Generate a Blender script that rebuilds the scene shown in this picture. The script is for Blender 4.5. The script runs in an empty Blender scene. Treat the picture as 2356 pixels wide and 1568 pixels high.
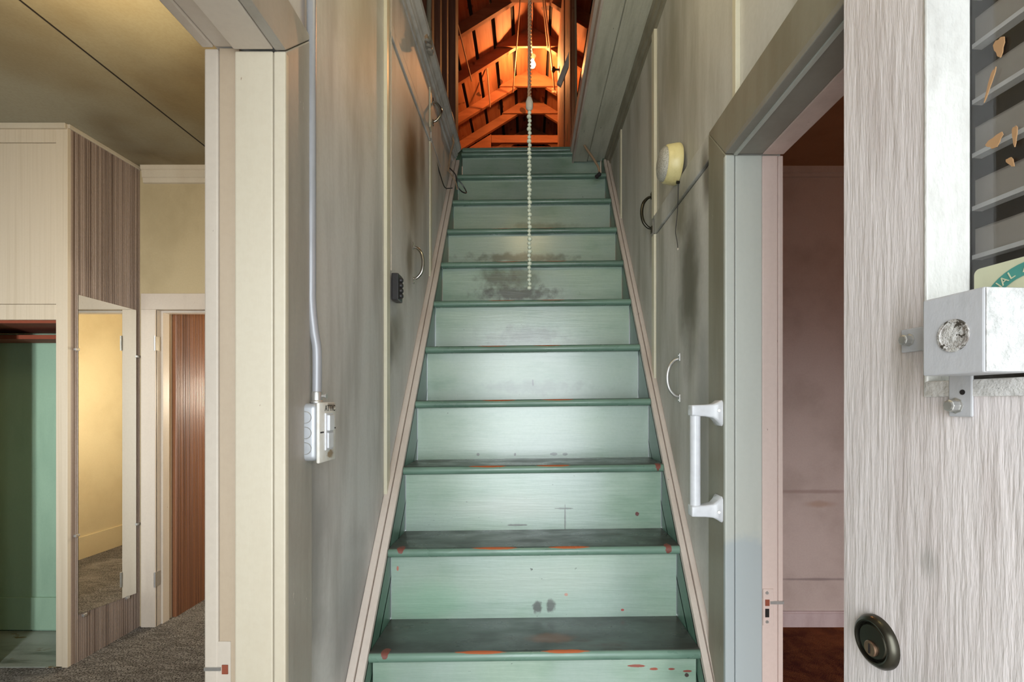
import bpy, math, random
from mathutils import Vector, Matrix
random.seed(7)
scn = bpy.context.scene
COL = scn.collection
# ------------------------------------------------------------------ camera, world, lights, exposure
F, VX, VY, CH = 1080.0, 1218.0, 925.0, 1.43
cam_d = bpy.data.cameras.new('camera'); cam = bpy.data.objects.new('camera', cam_d); COL.objects.link(cam)
cam.location = (0, 0, CH); cam.rotation_euler = (math.radians(90), 0, 0)
cam_d.sensor_width = 36; cam_d.lens = 36 * F / 2356; cam_d.clip_start = 0.02
cam_d.shift_x = -(VX - 1178) / 2356; cam_d.shift_y = (VY - 784) / 2356
scn.camera = cam
w = bpy.data.worlds.new('sky'); scn.world = w; w.use_nodes = True
wb = w.node_tree.nodes['Background']; wb.inputs[0].default_value = (0.86, 0.95, 1.0, 1); wb.inputs[1].default_value = 2.2
scn.view_settings.view_transform = 'Standard'; scn.view_settings.look = 'None'
scn.view_settings.exposure = 0.6; scn.view_settings.gamma = 1; scn.view_settings.use_curve_mapping = False
scn.cycles.use_denoising = True
scn.cycles.max_bounces = 10; scn.cycles.diffuse_bounces = 6; scn.cycles.sample_clamp_indirect = 6

def light(name, typ, loc, rot=(0, 0, 0), energy=10, color=(1, 1, 1), size=1, size_y=None, portal=False):
    d = bpy.data.lights.new(name, typ); d.energy = energy; d.color = color
    if typ == 'AREA':
        d.size = size
        if size_y: d.shape = 'RECTANGLE'; d.size_y = size_y
        if portal: d.cycles.is_portal = True
    else: d.shadow_soft_size = size
    o = bpy.data.objects.new(name, d); COL.objects.link(o); o.location = loc; o.rotation_euler = rot
    return o
R = math.radians
light('entry_daylight_portal', 'AREA', (0.05, -0.55, 1.3), (R(90), 0, 0), 1, size=1.3, size_y=2.6, portal=True)
light('left_opening_portal', 'AREA', (-1.2, -0.6, 1.45), (R(90), 0, 0), 1, size=.9, size_y=1.5, portal=True)  # guides sky light through the added left opening
light('right_opening_portal', 'AREA', (1.9, -0.58, 1.4), (R(90), 0, 0), 1, size=1.2, size_y=1.3, portal=True)  # same for the opening added on the right
light('porch_daylight', 'AREA', (-0.05, -0.62, 1.45), (R(86), 0, 0), 11.5, (0.93, 0.97, 1.0), 0.9, 1.6)
light('hall_warm_fill', 'POINT', (-0.02, 1.0, 2.78), (0, 0, 0), 3.6, (1.0, 0.80, 0.45), 0.12)  # added warm fill without a fixture, tints the upper passage
light('left_room_day_fill', 'AREA', (-1.17, -0.64, 1.45), (R(88), 0, R(28)), 19, (0.93, 0.97, 1.0), 0.30, 1.1).data.spread = R(72)  # added area lamp, brightens cabinet and closet from the unseen side
light('right_room_day_fill', 'AREA', (1.9, -0.64, 1.25), (R(52), 0, 0), 26, (1.0, 0.95, 0.95), 0.9, .8).data.spread = R(100)  # added area lamp, brightens the lower wall of the right room
light('left_room_warm_fill', 'POINT', (-1.5, 1.5, 2.55), (0, 0, 0), 13, (1.0, 0.74, 0.40), 0.15)  # added warm fill high in the left room, no fixture there
light('back_room_fill', 'POINT', (-1.9, 4.2, 1.5), (0, 0, 0), 44, (1.0, 0.90, 0.72), 0.12)  # added fill that evenly lights the wall reflected in the mirror
light('right_room_orange_fill', 'POINT', (2.9, 1.0, 2.5), (0, 0, 0), 7, (1.0, 0.38, 0.09), 0.15)  # added dim orange fill for the top of the right room

def P(px, py, Y):
    return Vector(((px - VX) / F * Y, Y, CH + (VY - py) / F * Y))

# ------------------------------------------------------------------ materials
class NT:
    def __init__(s, name):
        s.m = bpy.data.materials.new(name); s.m.use_nodes = True
        s.t = s.m.node_tree; s.b = s.t.nodes['Principled BSDF']
        s.pos = s.t.nodes.new('ShaderNodeNewGeometry')
    def n(s, typ, **kw):
        nd = s.t.nodes.new(typ)
        for k, v in kw.items(): setattr(nd, k, v)
        return nd
    def l(s, a, b): s.t.links.new(a, b)
    def vec(s, sc, off=(0, 0, 0)):
        mp = s.n('ShaderNodeMapping'); mp.inputs['Scale'].default_value = sc; mp.inputs['Location'].default_value = off
        s.l(s.pos.outputs['Position'], mp.inputs[0]); return mp.outputs[0]
    def noise(s, sc, scale=1, detail=4, rough=.55, off=(0, 0, 0), dist=0):
        nz = s.n('ShaderNodeTexNoise'); nz.inputs['Scale'].default_value = scale
        nz.inputs['Detail'].default_value = detail; nz.inputs['Roughness'].default_value = rough
        nz.inputs['Distortion'].default_value = dist
        s.l(s.vec(sc, off), nz.inputs['Vector']); return nz.outputs[0]
    def ramp(s, v, a, b, inv=False):
        mr = s.n('ShaderNodeMapRange'); mr.interpolation_type = 'SMOOTHSTEP'
        mr.inputs[1].default_value = a; mr.inputs[2].default_value = b
        mr.inputs[3].default_value = 1 if inv else 0; mr.inputs[4].default_value = 0 if inv else 1
        s.l(v, mr.inputs[0]); return mr.outputs[0]
    def math(s, op, a, b=None):
        m = s.n('ShaderNodeMath', operation=op)
        for i, v in enumerate((a, b)):
            if v is None: continue
            if hasattr(v, 'node'): s.l(v, m.inputs[i])
            else: m.inputs[i].default_value = v
        return m.outputs[0]
    def mix(s, fac, a, b):
        m = s.n('ShaderNodeMix', data_type='RGBA')
        for i, v in ((0, fac), (6, a), (7, b)):
            if hasattr(v, 'node'): s.l(v, m.inputs[i])
            elif i == 0: m.inputs[0].default_value = v
            else: m.inputs[i].default_value = (*v, 1)
        return m.outputs[2]
    def blob(s, c, r, soft=.5, noise_amt=.5, nscale=12):
        """mask of an ellipsoidal mark (dirt, chip) standing at a place in the house"""
        sub = s.n('ShaderNodeVectorMath', operation='SUBTRACT'); s.l(s.pos.outputs['Position'], sub.inputs[0]); sub.inputs[1].default_value = c
        dv = s.n('ShaderNodeVectorMath', operation='DIVIDE'); s.l(sub.outputs[0], dv.inputs[0]); dv.inputs[1].default_value = r
        ln = s.n('ShaderNodeVectorMath', operation='LENGTH'); s.l(dv.outputs[0], ln.inputs[0])
        nz = s.noise((1, 1, 1), nscale, 3)
        v = s.math('ADD', ln.outputs['Value'], s.math('MULTIPLY', s.math('SUBTRACT', nz, .5), noise_amt * 2))
        return s.ramp(v, 1 - soft, 1.0, inv=True)

def paint(name, col, dirt=None, amt=.5, streak=(4, 4, 1), dscale=1.6, rough=.5, bump=.15, bsc=(60, 60, 12), chips=None,
          chip_th=.72, chip_sc=(14, 14, 5), stains=(), metallic=0, spec=.5, tone2=None, t2=None, bdist=.002, coat=0, off=(0, 0, 0)):
    s = NT(name)
    c = None
    base = col
    if dirt is None: dirt = tuple(x * .6 for x in col)
    n1 = s.noise(streak, dscale, 5, .6, off)
    f = s.math('MULTIPLY', s.ramp(n1, .42, .72), amt)
    c = s.mix(f, base, dirt)
    if tone2:
        n2 = s.noise((1, 1, 1), t2 or 1.2, 3, .5, (3, 1, 7)); c = s.mix(s.math('MULTIPLY', s.ramp(n2, .4, .65), .8), c, tone2)
    fine = s.noise((1, 1, 1), 90, 2); c = s.mix(s.math('MULTIPLY', s.ramp(fine, .35, .7), .10), c, dirt)
    for st in stains:
        ctr, r, sc_, a = st[:4]; soft = st[4] if len(st) > 4 else .8; na = st[5] if len(st) > 5 else .35; ns = st[6] if len(st) > 6 else 9
        c = s.mix(s.math('MULTIPLY', s.blob(ctr, r, soft, na, ns), a), c, sc_)
    if chips:
        n3 = s.noise(chip_sc, 1, 5, .65, (5, 5, 5)); c = s.mix(s.ramp(n3, chip_th, chip_th + .015), c, chips)
    s.l(c, s.b.inputs['Base Color'])
    s.b.inputs['Roughness'].default_value = rough; s.b.inputs['Metallic'].default_value = metallic
    s.b.inputs['Specular IOR Level'].default_value = spec
    if coat: s.b.inputs['Coat Weight'].default_value = coat; s.b.inputs['Coat Roughness'].default_value = .24; s.b.inputs['Coat IOR'].default_value = 1.7
    if bump:
        bn = s.noise(bsc, 1, 4, .6); bp = s.n('ShaderNodeBump'); bp.inputs['Strength'].default_value = bump; bp.inputs['Distance'].default_value = bdist
        s.l(bn, bp.inputs['Height']); s.l(bp.outputs[0], s.b.inputs['Normal'])
    return s.m

def plain(name, col, rough=.5, metallic=0, emit=0, spec=.5):
    s = NT(name); s.b.inputs['Base Color'].default_value = (*col, 1); s.b.inputs['Roughness'].default_value = rough
    s.b.inputs['Metallic'].default_value = metallic; s.b.inputs['Specular IOR Level'].default_value = spec
    nz = s.noise((1, 1, 1), 40, 3); s.l(s.mix(s.math('MULTIPLY', s.ramp(nz, .4, .7), .25), col, tuple(x * .7 for x in col)), s.b.inputs['Base Color'])
    if emit: s.b.inputs['Emission Color'].default_value = (1, .62, .28, 1); s.b.inputs['Emission Strength'].default_value = emit
    return s.m

def carpet(name, c1, c2, c3, sc=(9, 30, 30), fine=260):
    s = NT(name)
    a = s.noise(sc, 1, 6, .7, dist=.6); b = s.noise((1, 1, 1), fine, 3, .7); d = s.noise((1, 1, 1), 1.6, 3)
    c = s.mix(s.ramp(a, .35, .65), c1, c2); c = s.mix(s.ramp(b, .44, .60), c, c3)
    c = s.mix(s.math('MULTIPLY', s.ramp(d, .5, .75), .6), c, tuple(x * 1.5 for x in c2))
    s.l(c, s.b.inputs['Base Color']); s.b.inputs['Roughness'].default_value = 1; s.b.inputs['Specular IOR Level'].default_value = .1
    h = s.math('ADD', a, b); bp = s.n('ShaderNodeBump'); bp.inputs['Strength'].default_value = .9; bp.inputs['Distance'].default_value = .03
    s.l(h, bp.inputs['Height']); s.l(bp.outputs[0], s.b.inputs['Normal'])
    return s.m

def glass(name, rough=.0, col=(1, 1, 1)):
    s = NT(name); s.b.inputs['Base Color'].default_value = (*col, 1); s.b.inputs['Transmission Weight'].default_value = 1
    s.b.inputs['Roughness'].default_value = rough; s.b.inputs['IOR'].default_value = 1.45
    return s.m

XL, XR = -.466, .487            # the two walls of the stair passage
Y1, RUN, RISE, Z1 = 1.231, .169, .2222, .7655
SLOPE = RISE / RUN
def nose(k): return Y1 + RUN * (k - 1), Z1 + RISE * (k - 1)
def linez(Y): return Z1 + (Y - Y1) * SLOPE

GREY = (.42, .405, .36)
M = {}
M['wall_l'] = paint('grey_wall_paint', (.65, .635, .615), (.38, .36, .335), .85, (5, 5, .8), 1.3, .55, .12, chips=(.1, .09, .07), chip_th=0.735, chip_sc=(30, 30, 12),
    stains=[((XL, 1.82, 2.33), (.1, .34, .52), (.30, .225, .13), .8, 1, .3, 5), ((XL, 1.84, 2.36), (.1, .17, .30), (.10, .05, .014), .97, .95, .35, 6), ((XL, 2.02, 2.5), (.1, .08, .25), (.16, .10, .04), .7), ((XL, 1.0, 1.15), (.1, .12, .35), (.19, .18, .165), .6),
            ((XL, 1.0, 1.4), (.1, .05, .14), (.12, .12, .11), .6), ((XL, 1.80, 1.97), (.1, .07, .16), (.16, .12, .07), .8), ((XL, 1.62, 1.67), (.1, .14, .16), (.20, .18, .13), .8, 1),
            ((XL, 1.25, .85), (.1, .2, .3), (.24, .23, .22), .55), ((XL, 1.55, 1.62), (.1, .06, .12), (.14, .12, .09), .6),
            ((XL, 1.3, 2.6), (.1, .25, .6), (.32, .30, .2), .5)])
M['wall_r'] = paint('grey_olive_wall_paint', (.58, .57, .535), (.32, .31, .255), .85, (5, 5, .8), 1.2, .55, .12, chips=(.09, .08, .06), chip_th=0.735, chip_sc=(26, 26, 12),
    stains=[((XR, 1.42, 1.80), (.1, .13, .36), (.11, .10, .07), .9), ((XR, 1.3, 1.35), (.1, .08, .5), (.19, .195, .19), .5),
            ((XR, 1.50, 2.05), (.1, .12, .14), (.14, .12, .06), .6), ((XR, 1.62, 2.55), (.1, .12, .35), (.25, .23, .15), .5),
            ((XR, 1.27, 2.05), (.1, .05, .12), (.1, .08, .05), .8), ((XR, 1.85, 2.1), (.1, .06, .2), (.15, .13, .09), .6)])
M['trim_cream'] = paint('cream_trim_paint', (.56, .50, .39), (.42, .34, .24), .45, (3, 3, .6), 1.5, .4, .25, (40, 40, 6), chips=(.32, .24, .17), chip_th=0.715, chip_sc=(40, 40, 14))
M['trim_white'] = paint('old_white_trim_paint', (.56, .49, .41), (.38, .32, .26), .5, (3, 3, .6), 1.5, .4, .25, (40, 40, 6), chips=(.2, .13, .1), chip_th=0.715, chip_sc=(40, 40, 14))
M['rebate'] = paint('tan_rebate_paint', (.46, .365, .265), (.34, .25, .17), .5, (3, 3, .6), 1.5, .4, .25, (40, 40, 6), chips=(.2, .13, .1), chip_th=.72, chip_sc=(40, 40, 14))
M['casing'] = paint('taupe_casing_paint', (.40, .365, .315), (.25, .215, .17), .6, (6, 6, .8), 1.5, .45, .25, (50, 50, 8), chips=(.62, .58, .5), chip_th=0.72, chip_sc=(50, 50, 12))
M['casing_r'] = paint('olive_casing_paint', (.27, .25, .19), (.17, .15, .10), .6, (6, 6, .8), 1.5, .45, .25, (50, 50, 8), chips=(.5, .48, .42), chip_th=0.72, chip_sc=(50, 50, 12))
M['batten'] = paint('pale_batten_paint', (.66, .62, .48), (.5, .45, .32), .3, rough=.4, bump=.1)
M['mint_trim'] = paint('pale_mint_jamb_paint', (.47, .485, .44), (.36, .375, .335), .5, (4, 4, .5), 1.2, .4, .2, (50, 50, 6), chips=(.28, .26, .2), chip_th=0.72, chip_sc=(40, 40, 14),
    stains=[((.53, 1.12, .80), (.2, .1, .33), (.36, .40, .41), .9, .12, .12, 20)])
M['pink_trim'] = paint('pink_jamb_paint', (.62, .49, .44), (.42, .31, .27), .5, (6, 6, .7), 1.4, .45, .3, (50, 50, 8), chips=(.25, .17, .13), chip_th=0.69, chip_sc=(50, 50, 16))
M['rail_cap'] = paint('beige_stringer_paint', (.62, .54, .48), (.44, .35, .29), .5, (6, 3, 3), 1.2, .45, .25, (40, 20, 20), chips=(.2, .15, .11), chip_th=0.71, chip_sc=(50, 30, 30))
M['soffit'] = paint('crackled_soffit_paint', (.62, .61, .50), (.34, .34, .25), .6, (14, 2, 3), 1.5, .55, .7, (90, 8, 30), chips=(.08, .08, .06), chip_th=0.7, chip_sc=(60, 12, 20))
G1 = (.235, .42, .345)
chip_or = (.42, .11, .04)
chipst = []
for k in range(1, 12):
    y, z = nose(k)
    for (cx, rx) in ((-.13, .065), (.093, .06)):
        if rx and k in (1, 2, 3, 4, 5, 6, 7, 8): chipst.append(((cx + .012 * ((k * 7) % 5 - 2), y + .006, z + .009 + .012 * cx), (rx * 1.15, .0075, .006), chip_or, .95, .2, .22, 40))
M['nosing'] = paint('green_tread_paint', (.22, .37, .30), (.10, .15, .12), .5, (3, 12, 12), 1.5, .28, .25, (6, 60, 60), stains=[], coat=.4)
def tread_mat():
    s = NT('worn_green_tread_paint')
    n1 = s.noise((3, 9, 9), 1.3, 5, .6); c = s.mix(s.math('MULTIPLY', s.ramp(n1, .4, .7), .6), (.15, .255, .195), (.07, .125, .095))
    sep = s.n('ShaderNodeSeparateXYZ'); s.l(s.pos.outputs['Normal'], sep.inputs[0])
    top = s.ramp(sep.outputs[2], .75, .97)
    d1 = s.noise((2.5, 7, 7), 1.6, 6, .65); dd = s.mix(s.ramp(d1, .35, .62), (.05, .065, .06), (.088, .118, .108))
    d2 = s.noise((3, 8, 8), 1.5, 5, .6, (9, 2, 4)); dd = s.mix(s.math('MULTIPLY', s.ramp(d2, .55, .75), .7), dd, (.05, .022, .012))
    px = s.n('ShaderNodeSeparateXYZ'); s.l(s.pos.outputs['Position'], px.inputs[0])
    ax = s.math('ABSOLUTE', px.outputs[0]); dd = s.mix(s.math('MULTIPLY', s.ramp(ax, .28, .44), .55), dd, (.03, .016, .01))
    dd = s.mix(s.math('MULTIPLY', s.blob((.06, 1.305, .772), (.085, .035, .05), .6, .3, 30), .8), dd, (.15, .075, .045))
    c = s.mix(top, c, dd)
    n3 = s.noise((40, 40, 40), 1, 4, .6); c = s.mix(s.ramp(n3, .74, .76), c, (.03, .03, .025))
    for st in chipst: c = s.mix(s.blob(st[0], st[1], st[4], st[5], st[6]), c, st[2])
    for (x, kk) in ((-.385, 2), (.415, 2), (-.38, 1), (.43, 3)):
        y, z = nose(kk); c = s.mix(s.blob((x, y + .012, z + .004), (.012, .02, .016), .15, .5, 60), c, (.20, .06, .045))
    s.l(c, s.b.inputs['Base Color']); s.b.inputs['Roughness'].default_value = .33; s.b.inputs['Coat Weight'].default_value = .3; s.b.inputs['Coat Roughness'].default_value = .2
    rn = s.ramp(s.noise((4, 8, 8), 2, 4), .35, .7); s.l(s.math('ADD', s.math('MULTIPLY', rn, .3), .25), s.b.inputs['Roughness'])
    bn = s.noise((6, 60, 60), 1, 4); bp = s.n('ShaderNodeBump'); bp.inputs['Strength'].default_value = .25; bp.inputs['Distance'].default_value = .002
    s.l(bn, bp.inputs['Height']); s.l(bp.outputs[0], s.b.inputs['Normal'])
    return s.m
M['tread'] = tread_mat()
yr = lambda k: nose(k)[0] + .03
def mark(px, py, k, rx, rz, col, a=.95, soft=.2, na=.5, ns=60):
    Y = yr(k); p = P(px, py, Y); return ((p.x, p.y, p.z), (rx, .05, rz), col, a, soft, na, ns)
DK = (.035, .035, .03)
ris_st = [mark(1237, 1396, 2, .018, .024, DK, .85, .5, .5, 90), mark(1267, 1392, 2, .017, .026, DK, .85, .5, .5, 90), mark(1303, 1367, 2, .006, .005, (.5, .17, .1)),
          mark(1432, 1402, 2, .006, .004, (.4, .05, .04)), mark(915, 1307, 2, .004, .008, (.5, .15, .1)), mark(1466, 1182, 3, .008, .008, (.12, .01, .012)),
          mark(1300, 1190, 3, .003, .05, (.09, .1, .09), .8), mark(1297, 1169, 3, .035, .003, (.06, .07, .06), .8), mark(1190, 1207, 3, .04, .0035, (.07, .07, .06), .8),
          mark(1465, 1531, 1, .03, .004, (.28, .06, .04)), mark(1505, 1538, 1, .014, .004, (.32, .07, .04)), mark(1545, 1538, 1, .01, .003, (.25, .04, .03)), mark(1582, 1543, 1, .012, .003, (.25, .04, .03)),
          mark(1580, 1552, 1, .006, .006, (.05, .02, .02)), mark(1100, 1045, 4, .006, .006, DK, .8), mark(1275, 1044, 4, .016, .006, (.05, .07, .06), .8), mark(1300, 1044, 4, .01, .006, (.05, .07, .06), .8),
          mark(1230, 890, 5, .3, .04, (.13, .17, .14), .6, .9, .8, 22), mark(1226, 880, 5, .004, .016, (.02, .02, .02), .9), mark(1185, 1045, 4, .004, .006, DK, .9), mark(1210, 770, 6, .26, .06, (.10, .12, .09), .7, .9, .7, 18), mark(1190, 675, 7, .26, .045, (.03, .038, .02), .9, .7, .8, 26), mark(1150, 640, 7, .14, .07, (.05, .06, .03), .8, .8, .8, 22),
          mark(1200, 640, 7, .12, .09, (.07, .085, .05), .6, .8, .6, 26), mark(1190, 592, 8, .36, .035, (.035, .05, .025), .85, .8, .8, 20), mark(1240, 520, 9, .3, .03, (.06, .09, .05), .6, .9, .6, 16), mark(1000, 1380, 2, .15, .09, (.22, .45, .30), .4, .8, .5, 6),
          mark(1160, 1165, 3, .26, .07, (.50, .52, .48), .45, .9, .4, 5), mark(1250, 1330, 2, .3, .09, (.44, .50, .44), .4, .9, .4, 5)]
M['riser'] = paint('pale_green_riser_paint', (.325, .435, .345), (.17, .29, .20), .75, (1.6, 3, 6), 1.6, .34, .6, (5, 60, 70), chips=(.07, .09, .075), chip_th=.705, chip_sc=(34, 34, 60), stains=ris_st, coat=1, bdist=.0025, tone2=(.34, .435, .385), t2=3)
M['skirt'] = paint('green_skirt_paint', (.075, .17, .115), (.05, .10, .075), .6, rough=.35, bump=.15)
def wood(name, c1, c2, sc=(3, 3, 40), rough=.7, knots=True):
    s = NT(name); a = s.noise(sc, 1, 5, .6, dist=.8); b = s.noise((2, 2, 2), 1, 2)
    c = s.mix(s.ramp(a, .35, .65), c1, c2); c = s.mix(s.math('MULTIPLY', s.ramp(b, .5, .7), .4), c, tuple(x * .6 for x in c1))
    if knots: k = s.noise((7, 7, 7), 1, 1, .3, (2, 8, 3)); c = s.mix(s.ramp(k, .70, .73), c, tuple(x * .3 for x in c1))
    s.l(c, s.b.inputs['Base Color']); s.b.inputs['Roughness'].default_value = rough
    bp = s.n('ShaderNodeBump'); bp.inputs['Strength'].default_value = .3; bp.inputs['Distance'].default_value = .003; s.l(a, bp.inputs['Height']); s.l(bp.outputs[0], s.b.inputs['Normal'])
    return s.m
M['rafter'] = wood('rafter_fir_wood', (.27, .09, .034), (.35, .125, .05), (3, 3, 14))
M['sheath'] = wood('roof_board_wood', (.27, .09, .034), (.36, .135, .056), (30, 2, 10))
M['darkwood'] = wood('dark_stud_wood', (.13, .05, .03), (.20, .085, .05), (30, 30, 2))
M['jambwood'] = wood('varnished_fir_wood', (.36, .145, .065), (.46, .20, .095), (30, 30, 1.5))
M['shingle'] = plain('dark_roof_felt', (.02, .014, .011), .9)
M['floorwood'] = wood('attic_floor_wood', (.3, .15, .09), (.4, .2, .12), (3, 20, 3))
M['gray_board'] = paint('grey_board_paint', (.6, .53, .48), rough=.5)
M['door_paint'] = paint('weathered_white_door_paint', (.72, .66, .65), (.50, .43, .41), .6, (14, 14, 1.6), 2.0, .5, .55, (130, 130, 14), chips=(.3, .26, .22), chip_th=0.74, chip_sc=(80, 80, 14), bdist=.004,
    stains=[((.448, .55, 1.02), (.1, .05, .12), (.38, .36, .34), .5), ((.445, .565, 1.48), (.1, .025, .12), (.36, .31, .27), .55), ((.45, .53, 1.25), (.1, .02, .03), (.36, .34, .32), .6)])
M['bead_paint'] = paint('thick_white_glazing_paint', (.64, .63, .60), (.42, .40, .37), .5, (14, 14, 5), 2, .4, .9, (50, 50, 22), chips=(.35, .33, .3), chip_th=0.72, bdist=.004)
M['sill_paint'] = paint('peeling_sill_paint', (.62, .60, .58), (.35, .30, .26), .7, (20, 20, 20), 1.5, .5, .9, (60, 60, 60), chips=(.08, .09, .11), chip_th=.64, chip_sc=(60, 60, 60), bdist=.004)
M['box_side'] = paint('grey_white_box_paint', (.48, .48, .50), (.38, .37, .37), .4, (10, 10, 3), 1.5, .4, .3, (60, 60, 30), chips=(.2, .17, .14), chip_th=0.74, chip_sc=(60, 60, 60))
M['box_front_lit'] = paint('rough_box_paint_lit', (.62, .62, .61), (.38, .37, .355), .6, (50, 50, 50), 1.2, .45, 1.0, (110, 110, 110), bdist=.003)  # daylight on the end face put into a lighter tone of rough paint
M['knock'] = paint('peeled_imprint_paint', (.55, .53, .51), (.12, .09, .07), 1, (60, 60, 60), 1.2, .5, 1.0, (120, 120, 120), chips=(.06, .05, .04), chip_th=.55, chip_sc=(110, 110, 110), bdist=.004)
M['zinc'] = plain('zinc_steel', (.55, .54, .52), .38, .8)
M['chrome'] = plain('worn_chrome', (.50, .47, .43), .22, 1)
M['bronze'] = plain('aged_bronze', (.07, .065, .05), .28, .9)
M['brass'] = plain('aged_brass', (.30, .19, .13), .32, .9)
M['black'] = plain('black_plastic', (.03, .028, .03), .3)
M['hole'] = plain('dark_recess', (.012, .008, .007), .9)
M['redwood'] = plain('raw_red_wood', (.24, .055, .025), .7)
M['white_plastic'] = plain('white_plastic', (.66, .67, .70), .25)
M['ivory'] = paint('yellowed_plastic', (.72, .62, .30), (.55, .45, .18), .5, (60, 60, 3), 1, .35, .1)
M['conduit'] = paint('galvanised_conduit', (.36, .365, .39), (.28, .28, .29), .5, (20, 20, 6), 1.3, .35, .15, metallic=.2)
M['conduit_dull'] = paint('dull_pipe_paint', (.30, .28, .22), (.15, .13, .1), .6, (20, 20, 6), 1.3, .4, .2, metallic=.3)
M['steelbox'] = paint('galvanised_box', (.47, .49, .52), (.36, .36, .37), .6, (20, 20, 20), 1.3, .4, .1, metallic=.4)
M['plate'] = paint('dirty_white_plate', (.78, .77, .73), (.60, .52, .4), .4, (30, 30, 30), 1.3, .35, .1,
    stains=[((-.42, .99, 1.423), (.05, .03, .008), (.22, .11, .04), .85, .6, .6, 80), ((-.42, .985, 1.323), (.05, .022, .011), (.30, .17, .06), .9, .5, .7, 90)])
M['ink'] = plain('black_ink', (.03, .025, .02), .6)
M['ceil_left'] = paint('stained_ceiling_paint', (.25, .20, .11), (.11, .065, .02), .9, (1, 1, 1), 1.3, .7, .1, tone2=(.36, .35, .27), t2=1.1)
M['cab_front'] = paint('combed_cream_paint', (.60, .52, .40), (.50, .42, .30), .7, (90, 90, .8), 1, .45, .15, (120, 120, 2))
M['comb_panel'] = paint('combed_taupe_panel', (.34, .26, .21), (.07, .04, .025), 1, (30, 170, .3), 1, .5, .2, (60, 120, 2))
M['comb_dark'] = paint('combed_brown_panel', (.22, .09, .04), (.06, .022, .012), .9, (30, 90, .3), 1, .45, .2, (60, 120, 2))
M['green_wall'] = paint('mint_closet_paint', (.32, .47, .345), (.2, .32, .23), .4, rough=.5, tone2=(.30, .44, .32))
M['yellow_wall'] = paint('pale_yellow_plaster', (.68, .58, .36), (.52, .42, .24), .5, (1, 1, 1), 2, .6, .1)
M['cream_wall'] = paint('cream_wall_paint', (.46, .375, .225), (.30, .24, .13), .5, (1.5, 1.5, 1), 1.5, .55, .08)
M['carpet_grey'] = carpet('grey_pile_carpet', (.24, .22, .195), (.44, .41, .37), (.05, .045, .04), (9, 26, 30), 120)
M['carpet_red'] = carpet('rust_pile_carpet', (.12, .024, .012), (.30, .09, .03), (.02, .006, .005), (8, 8, 8))
M['niche_floor'] = paint('worn_painted_floor', (.27, .29, .25), (.06, .07, .045), .9, (2, 14, 6), 1.3, .35, .2, chips=(.16, .11, .05), chip_th=.62, chip_sc=(5, 12, 6),
    stains=[((-2.95, 2.84, 0), (.6, .12, .1), (.34, .36, .33), .9)])
M['pink_wall'] = paint('mauve_brown_wall_paint', (.43, .355, .325), (.27, .21, .18), .55, (1.5, 1.5, 1.5), 1.6, .6, .1,
    stains=[((1.8, 3.0, .86), (.5, .1, .018), (.22, .15, .13), .6), ((1.8, 3.0, .30), (.5, .1, .012), (.16, .12, .12), .7), ((1.86, 3.0, .78), (.14, .1, .03), (.30, .19, .13), .6)])
M['pink_base'] = paint('mauve_baseboard_paint', (.46, .37, .37), (.3, .22, .21), .5, rough=.5)
M['brown_ceil'] = paint('brown_ceiling_paint', (.30, .14, .06), (.22, .09, .03), .5, rough=.6)
M['ext'] = plain('porch_concrete', (.52, .52, .5), .9)
M['hall_floor'] = plain('hall_floor_boards', (.42, .38, .32), .6)
M['mirror'] = plain('mirror_silver', (.86, .86, .82), .012, 1)
mn = M['mirror'].node_tree; 
for l_ in list(mn.links):
    if l_.to_socket.name == 'Base Color': mn.links.remove(l_)
mn.nodes['Principled BSDF'].inputs['Base Color'].default_value = (.84, .84, .79, 1)
M['glass'] = glass('window_glass')
M['lens'] = paint('prismatic_plastic_lens', (.55, .53, .46), (.25, .23, .18), .9, (300, 300, 300), 1, .15, 1, (260, 260, 260), bdist=.004)
M['taupe'] = paint('taupe_louver_paint', (.33, .30, .26), (.26, .22, .18), .6, rough=.5)
M['pale_edge'] = paint('pale_louver_edge', (.62, .61, .58), rough=.4)
M['teal'] = plain('teal_print', (.06, .26, .22), .5)
M['stickerp'] = plain('cream_sticker_paper', (.55, .55, .38), .5)
M['leaf'] = plain('dry_leaf', (.36, .20, .09), .7)
M['beads'] = plain('frosted_beads', (.66, .72, .60), .25)
M['rope'] = plain('tan_rope', (.40, .24, .15), .8)
M['cable'] = plain('tan_cable', (.36, .25, .16), .5)
M['clear_conn'] = plain('translucent_connector', (.60, .56, .50), .2)
M['bulb'] = plain('lit_bulb', (1, .9, .7), .3, 0, 38)
M['porcelain'] = plain('ivory_porcelain', (.75, .62, .45), .3)
M['grey_soffit'] = paint('grey_header_paint', (.27, .255, .22), (.19, .17, .14), .5, rough=.5)

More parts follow.
